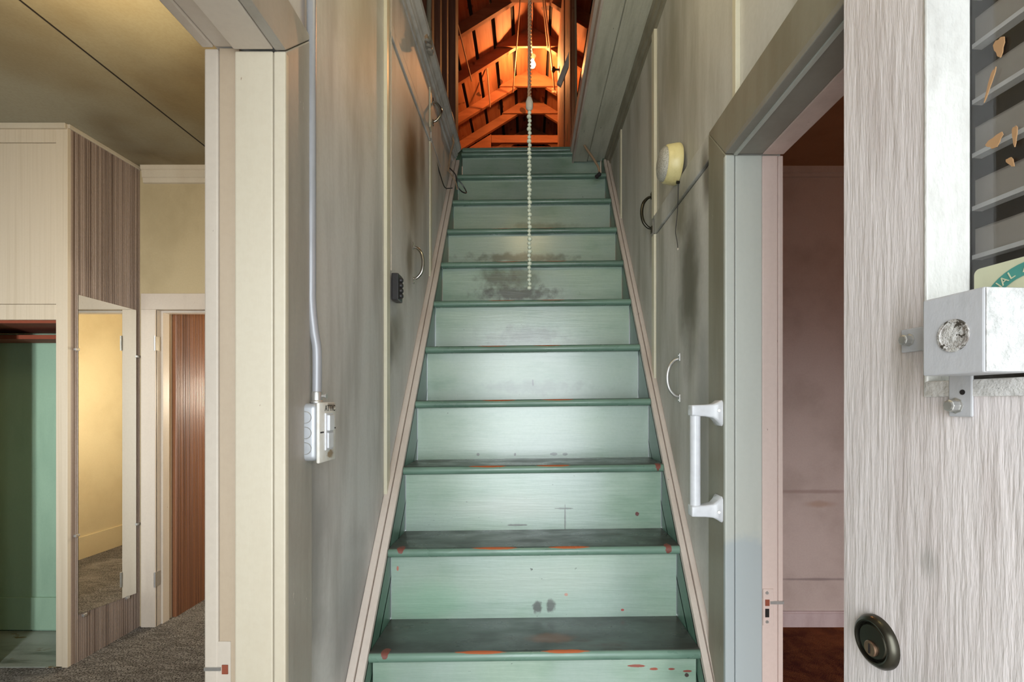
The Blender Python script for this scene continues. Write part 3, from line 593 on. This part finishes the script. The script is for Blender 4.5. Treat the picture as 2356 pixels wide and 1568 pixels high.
# ------------------------------------------------------------------ attic
RX, RZ, RS = .02, 5.01, .62
roof = MB()
for s_ in (-1, 1):
    roof.xz([(RX, RZ + .03), (RX + s_ * 3.3, RZ + .03 - RS * 3.3), (RX + s_ * 3.3, RZ + .08 - RS * 3.3), (RX, RZ + .08)], YF - .1, 8)
struct(roof, 'ceiling_roof', M['shingle'])
sh = MB(); ang = math.atan(RS)
for s_ in (-1, 1):
    dd = .02
    while dd < 3.4:
        wd = .162; x0 = RX + s_ * dd * math.cos(ang); z0 = RZ - dd * math.sin(ang); x1 = RX + s_ * (dd + wd) * math.cos(ang); z1 = RZ - (dd + wd) * math.sin(ang)
        j_ = random.uniform(0, .006)
        sh.xz([(x0, z0), (x1, z1), (x1, z1 + .022), (x0, z0 + .022)], YF, 7.9); dd += wd + .034 + j_
tag(struct(sh, 'ceiling_boards', M['sheath']), 'spaced orange roof boards of the attic')
gw = MB()
for y0 in (YF - .1, 7.9): gw.xz([(-3.3, 2.95), (3.4, 2.95), (3.3, 3.05), (RX, RZ + .03), (-3.3, 3.05)], y0, y0 + .1)
struct(gw, 'wall_gable', M['darkwood'])
RY = [.9, 1.45, 1.95, 2.45, 2.95, 3.44, 3.98, 4.49, 5.05, 5.52, 6.1, 6.7, 7.3]
for i, y in enumerate(RY):
    vis = 4 <= i <= 10
    mbr = []; dv = .115
    for s_ in (-1, 1):
        mbr.append(MB().xz([(RX + s_ * .014, RZ - dv), (RX + s_ * 3.2, RZ - dv - RS * 3.2), (RX + s_ * 3.2, RZ - RS * 3.2 - .001), (RX + s_ * .014, RZ - .01)], y - .02, y + .02))
    e = empty('rafter_pair', (RX, y, RZ - dv), 'fir rafter pair with collar tie, %s' % ('number %d counted from the passage end' % (i + 1)), 'rafters', 'attic rafters')
    where = {6: 'nearest in view, above the bulb', 7: 'second in view, just behind the bulb', 8: 'third in view, with the broad lit tie board', 9: 'fourth in view, with the dim tie board', 10: 'deepest visible, in the dark'}
    if i in where: e['label'] = 'orange fir rafter pair ' + where[i]
    else: e['label'] = 'fir rafter pair under the roof boards, ' + ('nearer than the bulb' if i < 6 else 'far in the dark attic'); 
    [q.build('rafter', M['rafter'], e) for q in mbr]
    zt = 4.80; hw = (RZ - zt) / RS; hw2 = (RZ - (zt + .12)) / RS
    if 6 <= i: MB().xz([(RX - hw, zt), (RX + hw, zt), (RX + hw2, zt + .12), (RX - hw2, zt + .12)], y - .045, y - .021).build('collar_tie', M['rafter'], e)
tag(MB().box(RX - .012, RX + .012, YF, 7.9, RZ - .085, RZ - .005).build('ridge_board', M['rafter']), 'long ridge board at the peak of the attic roof', 'ridge board')
# gable sheathing piece, cross board
tag(MB().xz([(-1.35, 4.05), (-.455, 4.05), (-.455, 4.61), (-1.35, 4.06)], 5.57, 5.60).build('plywood_panel', M['rafter']), 'triangular orange plywood panel at left behind the landing', 'panel')
tag(MB().box(-.452, .55, 5.57, 5.61, 4.51, 4.60).build('cross_board', M['rafter'], bevel=.003), 'knotty orange cross board just above the top step', 'board')
tag(MB().box(-1.35, .8, 5.62, 5.65, 3.0, 4.49).build('unlit_attic_panel', M['darkwood']), 'dark panel for the unlit attic below the knotty cross board', 'panel')  # dark sheet stands in for the unlit attic beyond
# knee wall studs at both sides of the opening
for n_, (x, y, l_) in enumerate(((-.53, 2.22, 'nearest dark stud at left edge of the attic opening'), (-.53, 2.42, 'second dark stud at left edge of the attic opening'), (-.53, 2.62, 'third dark stud at left edge of the attic opening'), (-.52, 2.86, 'broad dark post left of the landing'))):
    tag(MB().box(x, x + .07, y, y + (.045 if n_ < 3 else .11), 3.0, RZ - .12 - RS * abs(x - RX) - .02).build('wall_stud', M['darkwood']), l_, 'stud', 'studs around the attic opening')
struct(MB().box(-.72, -.70, .3, 3.2, 3.0, 4.40), 'wall_attic_left', M['darkwood'])
struct(MB().box(.70, .72, .3, 3.2, 3.0, 4.40), 'wall_attic_right', M['darkwood'])
for (y, l_) in ((2.5, 'near dark stud at right edge of the attic opening'), (2.75, 'far dark stud at right edge of the attic opening')):
    tag(MB().box(.40, .46, y, y + .045, 3.0, 4.60).build('wall_stud', M['darkwood']), l_, 'stud', 'studs around the attic opening')
# attic door frame with leaf
D = empty('attic_door', (.28, 3.5, 3.0), 'varnished orange attic door frame with knob right of the bulb', 'door')
MB().box(.268, .292, 2.99, 3.22, 3.0, 4.72).build('jamb', M['jambwood'], D, bevel=.004)
MB().box(.262, .268, 3.03, 3.06, 3.0, 4.72).build('stop', M['jambwood'], D, bevel=.002)
MB().box(.272, .292, 3.22, 3.60, 3.0, 4.72).build('casing', M['jambwood'], D, bevel=.003)
MB().box(.264, .288, 3.60, 4.40, 3.0, 4.70).build('door_leaf', M['jambwood'], D, bevel=.003)
def quad_board(pts, Y, th, name, mat, parent=None):
    a = [P(px, py, Y) for px, py in pts]; return MB().prism(a, [p + Vector((0, th, 0)) for p in a]).build(name, mat, parent, bevel=.002)
kp = P(1283, 160, 3.62)
MB().lathe([(0, .022), (.004, .022), (.006, .009), (.028, .008), (.034, .018), (.044, .026), (.056, .024), (.064, .012), (.066, .001)], (.264, 4.2, CH + 765 / F * 4.2), (-1, 0, 0), 24).build('knob', M['bronze'], D, smooth=True)
tag(quad_board([(1309, 118), (1309, 150), (1291, 196), (1281, 190)], 2.9, .025, 'grey_brace', M['gray_board']), 'grey painted diagonal board below the attic door knob', 'board')
tag(MB().box(.27, .36, 4.43, 4.46, 4.41, 4.62).build('wooden_block', M['rafter'], bevel=.003), 'pale wooden block on the rafter right of the bulb', 'block')
# pendant bulb
BP = P(1225, 145, 4.60)
pb = empty('pendant_bulb', (BP.x, BP.y, BP.z - .05), 'glowing bare bulb hanging from the attic ridge in ivory socket', 'lamp')
MB().tube(sm([(RX - .012, 3.475, RZ - .12), (RX - .012, 3.9, 4.778), (BP.x - .012, 4.44, 4.786), (BP.x, 4.565, 4.83), (BP.x, BP.y, BP.z + .09)]), .0075, 8).build('cord', M['rope'], pb, smooth=True)
MB().lathe([(.10, .012), (.095, .026), (.075, .034), (.068, .034), (.060, .026), (.035, .019), (.030, .015)], BP, (0, 0, 1), 24).build('socket', M['porcelain'], pb, smooth=True)
MB().lathe([(.040, .012), (.028, .013), (.015, .020), (-.005, .029), (-.022, .030), (-.038, .022), (-.048, .008), (-.05, .001)], BP, (0, 0, 1), 24).build('bulb', M['bulb'], pb, smooth=True)
light('attic_bulb_light', 'POINT', (BP.x, BP.y, BP.z - .066), (0, 0, 0), 34, (1.0, 0.42, 0.14), .03)
# ropes
def rope(name, a, b, r, mat, label, cat, knot=False):
    e = MB().tube([a, b], r, 8)
    if knot:
        for i in range(6):
            q = Vector(b) + Vector((random.uniform(-.02, .02), 0, random.uniform(-.05, .03))); e.lathe([(-.012, .002), (-.006, .012), (.006, .012), (.012, .002)], q, (random.random(), .2, 1), 8)
    return tag(e.build(name, mat, smooth=True), label, cat, 'attic cords')
def ap(px, py, Y): return P(px, py, Y)
rope('cord', ap(1034, -20, 3.475), ap(1085, 186, 4.455), .006, M['rope'], 'thin cord slanting to the left rafter behind the bulb', 'cord')
rope('cord', ap(1104, -36, 4.015), ap(1128, 246, 5.0), .006, M['rope'], 'thin cord left of the bulb ending on the third rafter', 'cord')
rope('cord', ap(1206, -108, 3.47), ap(1180, 212, 5.0), .006, M['rope'], 'thin cord just left of the bulb reaching the tie board', 'cord')
rope('cord', ap(1242, -104, 3.47), ap(1276, 208, 4.97), .008, M['rope'], 'thick knotted cord right of the bulb', 'cord', True)
rope('cord', ap(1236, -122, 3.47), ap(1260, 110, 4.42), .006, M['rope'], 'thin slack cord beside the knotted cord', 'cord')
# pull cord over the stairs
pc = empty('pull_cord', (0, 1.9, 1.885), 'long beaded pull cord hanging over the middle of the stairs', 'pull cord')
m = MB(); z = 1.892; YP = 1.9; i = 0
while z < 2.62:
    r = .0082 + .0014 * ((i * 5) % 3 == 0); m.lathe([(-r * .9, .002), (-r * .5, r * .85), (0, r), (r * .5, r * .85), (r * .9, .002)], (.0015 * math.sin(i * 2.2), YP, z), (0, 0, 1), 10); z += .0165; i += 1
m.tube([(0, YP, 1.89), (0, YP, 2.63)], .002, 6); m.build('bead_strand', M['beads'], pc, smooth=True)
MB().lathe([(0, .006), (.008, .014), (.032, .015), (.05, .010), (.056, .005)], (0, YP, 2.61), (0, 0, 1), 16).build('connector', M['clear_conn'], pc, smooth=True)
m = MB(); N = 560; z0, z1 = 2.66, RZ - .085
for ph in (0, math.pi):
    pts = []
    for i in range(N): 
        t = i / (N - 1); zz = z0 + (z1 - z0) * t; a = ph + zz * 2 * math.pi / .03; pts.append((RX * t * .5 + .0045 * math.cos(a), YP + .0045 * math.sin(a), zz))
    m.tube(pts, .0042, 6)
m.build('twisted_rope', M['rope'], pc, smooth=True)

# ------------------------------------------------------------------ fittings on the left wall
t = empty('light_switch', (XL, .975, 1.31), 'metal switch box with dirty white plate marked ATTIC on the left wall', 'light switch')
MB().box(XL, -.424, .935, .995, 1.312, 1.428).build('switch_box', M['steelbox'], t, bevel=.011, segs=4, smooth=True)
for z in (1.338, 1.369, 1.400):
    kb = MB(); ring = [( -.446 + .0115 * math.cos(a), .9345, z + .0115 * math.sin(a)) for a in [2 * math.pi * q / 20 for q in range(21)]]; kb.tube(ring, .0006, 5); kb.build('knockout_ring', M['zinc'], t)
MB().box(-.424, -.417, .932, 1.012, 1.308, 1.430).build('wall_plate', M['plate'], t, bevel=.003, smooth=True)
MB().box(-.417, -.4135, .955, .990, 1.332, 1.408).build('toggle_frame', M['white_plastic'], t, bevel=.001)
MB().yz([(.960, 1.372), (.984, 1.372), (.984, 1.404), (.960, 1.404)], -.414, -.408).build('rocker', M['white_plastic'], t, bevel=.0015)
MB().yz([(.960, 1.336), (.984, 1.336), (.984, 1.368), (.960, 1.368)], -.414, -.410).build('rocker', M['white_plastic'], t, bevel=.0015)
fm = Matrix(((0, 0, 1, -.4168), (1, 0, 0, .982), (0, 1, 0, 1.4175), (0, 0, 0, 1)))
text('ATTIC', .018, fm, .0003).build('attic_lettering', M['ink'], t)
MB().box(-.4172, -.4166, .936, .952, 1.368, 1.371).build('ink_line', M['ink'], t); MB().box(-.4172, -.4166, .994, 1.01, 1.374, 1.377).build('ink_line', M['ink'], t)
# conduit
t = empty('conduit', (-.449, .965, 1.44), 'grey metal conduit running down the left wall into switch box', 'conduit')
xa = -.4495
MB().tube(sm([(xa, .968, 2.93), (xa, .968, 2.2), (xa, .968, 1.72), (xa, .968, 1.64), (xa + .006, .968, 1.575), (xa + .0115, .968, 1.535), (xa + .0115, .968, 1.45)], 6), .0092, 16).build('pipe', M['conduit'], t, smooth=True)
MB().lathe([(0, .0115), (.001, .0125), (.004, .0125), (.006, .0105), (.022, .0108), (.024, .0098)], (xa + .0115, .968, 1.428), (0, 0, 1), 20).build('connector', M['zinc'], t, smooth=True)
MB().lathe([(0, .003), (.006, .003), (.007, .0052), (.010, .0052)], (xa + .022, .968, 1.443), (1, 0, 0), 12).build('set_screw', M['zinc'], t)
# black terminal box
t = empty('terminal_box', (XL + .01, 1.555, 1.765), 'small black plastic box with four round bumps beside the cupboard door', 'junction box')
zc = CH + 266 / F * 1.55
MB().box(XL + .0115, XL + .034, 1.545, 1.60, zc - .045, zc + .045).build('housing', M['black'], t, bevel=.003)
for i in range(4): MB().lathe([(0, .009), (.006, .0085), (.009, .005), (.0095, .001)], (XL + .034, 1.575, zc + .027 - i * .0175), (1, 0, 0), 16).build('bump', M['black'], t, smooth=True)
tag(MB().tube(sm([(XL + .013, 1.539, zc + .05), (XL + .0125, 1.539, 2.1), (XL + .0125, 1.539, 2.6), (XL + .0125, 1.540, 2.75)]), .0018, 6).build('white_wire', M['trim_white'], smooth=True), 'thin white wire running up from black box', 'wire')
# pipes in the ceiling opening
t = empty('service_conduit', P(985, 130, 2.0), 'dull metal pipe and cable clamped at left edge of attic opening', 'conduit')
MB().tube([P(988, -30, 2.0), P(986, 46, 2.0)], .010, 14).build('pipe', M['conduit_dull'], t, smooth=True)
MB().tube([P(986, 44, 2.0), P(986, 70, 2.0), P(988, 72, 2.0), P(990, 112, 2.0)], .011, 14, [.0115, .0115, .0105, .0085]).build('coupling', M['conduit_dull'], t, smooth=True)
MB().tube(sm([P(948, -20, 1.98), P(962, 30, 1.98), P(977, 72, 1.98), P(983, 97, 1.98)]), .0085, 12).build('cable', M['cable'], t, smooth=True)
for (px, py) in ((984, 96), (987, 108), (990, 119)):
    c0 = P(px, py, 1.985); MB().lathe([(-.007, .011), (-.006, .0145), (.004, .0145), (.006, .012)], c0, (.3, 0, 1), 18).build('clamp_ring', M['zinc'], t, smooth=True)
# brown stain on the cupboard top kept in paint; loose wires at upper left
t = empty('loose_wires', P(1035, 400, 2.6), 'pair of loose tan wires drooping at the top left stringer', 'wires')
MB().tube(sm([P(1038, 258, 2.75), P(1044, 285, 2.73), P(1041, 315, 2.70), P(1043, 330, 2.68), P(1037, 350, 2.65), P(1034, 372, 2.62), P(1031, 392, 2.58)]), .0055, 8).build('thick_wire', M['cable'], t, smooth=True)
MB().tube(sm([P(1033, 385, 2.60), P(1048, 402, 2.58), P(1051, 425, 2.56), P(1062, 440, 2.58), P(1073, 443, 2.62), P(1066, 428, 2.62), P(1053, 412, 2.60)]), .0035, 8).build('thin_wire', M['black'], t, smooth=True)
MB().tube(sm([P(1032, 392, 2.58), P(1042, 408, 2.56), P(1049, 420, 2.56), P(1052, 436, 2.55)]), .003, 8).build('thin_wire', M['cable'], t, smooth=True)
tag(MB().tube(sm([P(998, 352, 2.30), P(1004, 370, 2.34), P(1013, 402, 2.40), P(1023, 430, 2.47), P(1034, 433, 2.50), P(1041, 432, 2.50)]), .0028, 6).build('dark_wire', M['black'], smooth=True), 'thin dark wire crossing down to the left stringer', 'wire')
# cable at right
t = empty('hanging_cable', P(1370, 404, 2.70), 'brown cable hanging from attic with dark plug end on the right', 'cable')
MB().tube(sm([P(1323, -60, 2.80), P(1325, 100, 2.80), P(1326, 250, 2.80), P(1330, 300, 2.78), P(1345, 335, 2.74), P(1362, 360, 2.70), P(1376, 383, 2.68), P(1379, 396, 2.67)]), .0068, 10).build('cable', M['cable'], t, smooth=True)
MB().lathe([(0, .004), (.004, .011), (.016, .012), (.020, .009), (.026, .012), (.034, .012), (.040, .006)], P(1382, 398, 2.67), (-.55, 0, -.5), 14).build('plug', M['black'], t, smooth=True)

# ------------------------------------------------------------------ fittings on the right wall
lc = (XR - .0125, 1.50, CH + 547 / F * 1.5)
t = empty('round_lamp', (XR, 1.5, lc[2] - .06), 'round yellowed battery lamp with frosted lens on the right wall', 'lamp')
MB().lathe([(0, .060), (.004, .062), (.012, .0615), (.040, .057), (.044, .053)], lc, (-1, 0, 0), 40).build('rim', M['ivory'], t, smooth=True)
MB().lathe([(.042, .0525), (.050, .050), (.058, .042), (.062, .028), (.0635, .001)], lc, (-1, 0, 0), 40).build('lens', M['lens'], t, smooth=True)
MB().lathe([(0, .004), (.010, .005)], (XR - .012, 1.485, lc[2] - .064), (-1, 0, 0), 10).build('pull_eye', M['bronze'], t)
x = XR - .016
MB().tube(sm([(x, 1.485, lc[2] - .062), (x + .002, 1.495, lc[2] - .12), (x + .001, 1.50, lc[2] - .165), (x, 1.512, lc[2] - .21), (x + .002, 1.503, lc[2] - .245), (x + .002, 1.495, lc[2] - .27)]), .0012, 6).build('pull_string', M['black'], t)
MB().lathe([(-.004, .001), (0, .0035), (.004, .001)], (x + .002, 1.495, lc[2] - .272), (0, 0, 1), 8).build('string_knot', M['trim_white'], t)
# grab handle
t = empty('grab_handle', (XR - .018, 1.15, 1.15), 'white plastic grab handle screwed to right doorway casing', 'handle')
zt_, zb_ = 1.424, 1.150; yq = 1.158; xs = XR - .0185
MB().tube([(.409, yq, zb_ + .02), (.409, yq, zt_ - .02)], .0125, 24).build('grip', M['white_plastic'], t, smooth=True)
for s_, zz, nm in ((1, zt_ - .014, 'upper'), (-1, zb_ + .014, 'lower')):
    m = MB(); secs = [(.396, .013, .016), (.412, .014, .016), (.430, .0145, .0155), (.448, .017, .017), (.458, .024, .020), (.4645, .031, .024), (xs, .032, .026)]
    rings = []
    for (x_, hz, hy) in secs:
        cz_ = zz + s_ * 0 - s_ * (hz - .014) * .35
        rings.append([Vector((x_, yq + hy * sx, cz_ + hz * sz)) for sx, sz in ((-1, -.8), (-.8, -1), (.8, -1), (1, -.8), (1, .8), (.8, 1), (-.8, 1), (-1, .8))])
    vs = [q for r_ in rings for q in r_]; fs = []
    for i in range(len(rings) - 1):
        for j_ in range(8): fs.append((i * 8 + j_, i * 8 + (j_ + 1) % 8, (i + 1) * 8 + (j_ + 1) % 8, (i + 1) * 8 + j_))
    fs += [tuple(range(8))[::-1], tuple(range((len(rings) - 1) * 8, len(rings) * 8))]
    m.add(vs, fs); b_ = m.build('bracket', M['white_plastic'], t, bevel=.002, smooth=True)
    MB().lathe([(0, .004), (.001, .0035)], (.459, yq - .0215, zz), (-.3, -1, 0), 12).build('screw', M['zinc'], b_)

# ------------------------------------------------------------------ entry door (open against the right side)
E0 = Vector((.441, .658, 0)); dn = Vector((.08, -1, 0)).normalized(); wn = Vector((-1, -.08, 0)).normalized()
def L(s_, w_, z): return E0 + dn * s_ + wn * w_ + Vector((0, 0, z))
def lbox(mb, s0, s1, w0, w1, z0, z1):
    return mb.add([L(s0, w0, z0), L(s1, w0, z0), L(s1, w1, z0), L(s0, w1, z0), L(s0, w0, z1), L(s1, w0, z1), L(s1, w1, z1), L(s0, w1, z1)],
                  [(0, 3, 2, 1), (4, 5, 6, 7), (0, 1, 5, 4), (1, 2, 6, 5), (2, 3, 7, 6), (3, 0, 4, 7)])
DR = empty('door_1', L(.4, -.02, 0), 'weathered white entry door with glass pane, open at the right', 'door'); DR['kind'] = 'structure'
DW, DT, SG, ZG, ZGT = .84, -.048, .1244, 1.437, 1.98
m = MB(); lbox(m, 0, SG, DT, 0, .02, 2.05); lbox(m, SG, DW, DT, 0, .02, ZG); lbox(m, SG, DW, DT, 0, ZGT, 2.05); lbox(m, .72, DW, DT, 0, ZG, ZGT)
m.build('door_leaf', M['door_paint'], DR)
m = MB(); S1 = .139
m.prism([L(SG, .003, ZG), L(SG + .004, .003, ZG), L(S1 - .006, -.018, ZG), L(S1, -.040, ZG), L(SG, -.046, ZG)], [L(SG, .003, ZGT), L(SG + .004, .003, ZGT), L(S1 - .006, -.018, ZGT), L(S1, -.040, ZGT), L(SG, -.046, ZGT)])
m.build('glazing_bead', M['bead_paint'], DR, bevel=.0015)
m = MB(); m.prism([L(SG, .002, ZG), L(SG, -.010, ZG + .004), L(SG, -.040, ZG + .016), L(SG, -.046, ZG)], [L(.72, .002, ZG), L(.72, -.010, ZG + .004), L(.72, -.040, ZG + .016), L(.72, -.046, ZG)])
lbox(m, SG, .72, -.040, .003, ZG - .001, ZG + .0165); m.build('window_sill', M['sill_paint'], DR, bevel=.001)
lbox(MB(), SG + .006, .72, -.0415, -.0385, ZG + .004, ZGT).build('glass_pane', M['glass'], DR)
# louvers behind the pane
lbox(MB(), SG - .03, .76, -.085, -.083, ZG - .02, ZGT + .02).build('dark_backing', M['shingle'], DR)
for px0, z_ in [(0, CH + (925 - y_) / F * .56) for y_ in (-205, -82, 33, 141, 263, 380, 496, 603, 705)]:
    q = MB(); lbox(q, SG + .004, .74, -.062, -.058, z_, z_ + .030); lbox(q, SG + .004, .74, -.075, -.058, z_ + .028, z_ + .030); lo = q.build('louver', M['taupe'], DR)
    lbox(MB(), SG + .004, .74, -.066, -.054, z_ - .005, z_).build('louver_edge', M['pale_edge'], lo)
# deadbolt
c0 = L(.0588, 0, 1.125)
t = empty('deadbolt', c0 - Vector((0, 0, .033)), 'aged bronze deadbolt cylinder on the white entry door', 'lock')
MB().lathe([(0, .0325), (.004, .0325), (.009, .0295), (.011, .0262), (.0105, .0245), (.006, .0235)], c0, wn, 40).build('ring', M['bronze'], t, smooth=True)
MB().lathe([(0, .0235), (.006, .0232), (.009, .020), (.010, .001)], c0, wn, 40).build('cylinder_face', M['bronze'], t, smooth=True)
ck = c0 - Vector((0, 0, .0085)); MB().lathe([(.006, .0098), (.0115, .0096), (.0125, .0085), (.0125, .001)], ck, wn, 28).build('key_plug', M['brass'], t, smooth=True)
c1 = ck + wn * .0127; m = MB(); up = Vector((0, 0, 1))
m.prism([c1 + dn * .0012 + up * .006, c1 - dn * .0012 + up * .006, c1 - dn * .0014 - up * .006, c1 + dn * .0014 - up * .006], [q + wn * .0004 for q in (c1 + dn * .0012 + up * .006, c1 - dn * .0012 + up * .006, c1 - dn * .0014 - up * .006, c1 + dn * .0014 - up * .006)]).build('keyhole', M['hole'], t)
# lock guard box
t = empty('lock_box', L(.20, .025, 1.457), 'grey-white metal box bolted over the door glass with two tabs', 'metal box')
q = MB(); lbox(q, .171, .232, .003, .05, 1.457, 1.5345); q.build('housing', M['box_side'], t, bevel=.0018)
q = MB(); lbox(q, .2322, .2335, .004, .049, 1.458, 1.5335); q.build('end_cover', M['box_front_lit'], t, bevel=.0004)
cc = L(.2035, .0500, 1.494); MB().lathe([(0, .0158), (.0012, .0155), (.0014, .013), (.0006, .0125), (.0006, .001)], cc, wn, 36).build('round_knockout', M['knock'], t, smooth=True)
q = MB(); lbox(q, .096, .172, .001, .004, 1.489, 1.5165); tb = q.build('side_tab', M['box_side'], t, bevel=.0014)
MB().lathe([(0, .0075), (.001, .0075), (.0012, .0062), (.0085, .0062), (.0095, .0045)], L(.1075, .004, 1.503), wn, 8).build('bolt', M['zinc'], tb, bevel=.0005)
q = MB(); lbox(q, .1545, .1795, .001, .004, 1.415, 1.462); tb = q.build('lower_tab', M['box_side'], t, bevel=.0014)
MB().lathe([(0, .0085), (.001, .0085), (.0012, .0064), (.0085, .0064), (.0095, .0045)], L(.163, .004, 1.4265), wn, 8).build('bolt', M['zinc'], tb, bevel=.0005)
MB().lathe([(0, .0028), (.0004, .0028)], L(.170, .0041, 1.4405), wn, 10).build('tab_hole', M['hole'], tb)
# sticker
sc = L(.203, -.036, 1.518)
fr3 = Matrix(((dn.x, 0, wn.x, sc.x), (dn.y, 0, wn.y, sc.y), (dn.z, 1, wn.z, sc.z), (0, 0, 0, 1)))
t = empty('sticker', sc, 'round-cornered cream sticker with teal lettered ring on the door glass', 'sticker')
wv = lambda a, b, c_: fr3 @ Vector((a, b, c_))
pts = []
for cx, cz, a0 in ((.051, .051, 0), (-.051, .051, 90), (-.051, -.051, 180), (.051, -.051, 270)):
    for i in range(5): a = R(a0 + i * 22.5); pts.append((cx + .006 * math.cos(a), cz + .006 * math.sin(a)))
MB().prism([wv(a, b, 0) for a, b in pts], [wv(a, b, .0004) for a, b in pts]).build('paper', M['stickerp'], t)
n = 48; ro, ri = .052, .039; vs = []; fs = []
for i in range(n):
    a = 2 * math.pi * i / n
    for rr in (ro, ri): vs.append(wv(rr * math.cos(a), rr * math.sin(a), .0009))
for i in range(n):
    j_ = (i + 1) % n
    if (i - 30) % n > 12: fs.append((2 * i, 2 * j_, 2 * j_ + 1, 2 * i + 1))
MB().add(vs, fs).build('teal_ring', M['teal'], t)
lt = MB()
for ch, dg in (('O', 147), ('N', 136), ('A', 125), ('L', 115), ('A', 97), ('S', 87)):
    a = R(dg); f2 = fr3 @ Matrix.Translation((.0455 * math.cos(a), .0455 * math.sin(a), .0013)) @ Matrix.Rotation(a - math.pi / 2, 4, 'Z')
    tm = text(ch, .0115, f2, .0002); lt.add(tm.v, tm.f)
lt.build('ring_lettering', M['stickerp'], t)
# leaf litter caught on the glass
def leaf(px, py, w_, h_, rot, label):
    u_, v_ = (px - VX) / F, (VY - py) / F; s_ = (.658 * u_ - .441 - .037) / (.0797 + .9968 * u_); Y = (L(s_, -.0375, 0)).y
    c_ = L(s_, -.0372, CH + v_ * Y); m = MB(); pts = []
    for i in range(12):
        a = 2 * math.pi * i / 12; r1 = 1 + .25 * math.sin(3 * a + rot); x_ = w_ * r1 * math.cos(a); z_ = h_ * r1 * math.sin(a)
        pts.append(c_ + dn * (x_ * math.cos(rot) - z_ * math.sin(rot)) + Vector((0, 0, x_ * math.sin(rot) + z_ * math.cos(rot))))
    m.prism(pts, [p + wn * .0012 for p in pts]); tag(m.build('dry_leaf', M['leaf']), label, 'leaf', 'dry leaf bits on the door glass')
leaf(2307, 107, .005, .010, .1, 'broad tan dry leaf bit near top of the door glass')
leaf(2286, 190, .0018, .015, -.35, 'thin pale leaf stalk below the broad leaf bit')
leaf(2296, 325, .008, .006, .3, 'crumpled brown leaf bit halfway up the door glass')
leaf(2343, 310, .0022, .010, 0, 'slender brown leaf bit at the right end of glass')
leaf(2333, 372, .0025, .006, .5, 'pale small leaf chip under the crumpled bit')
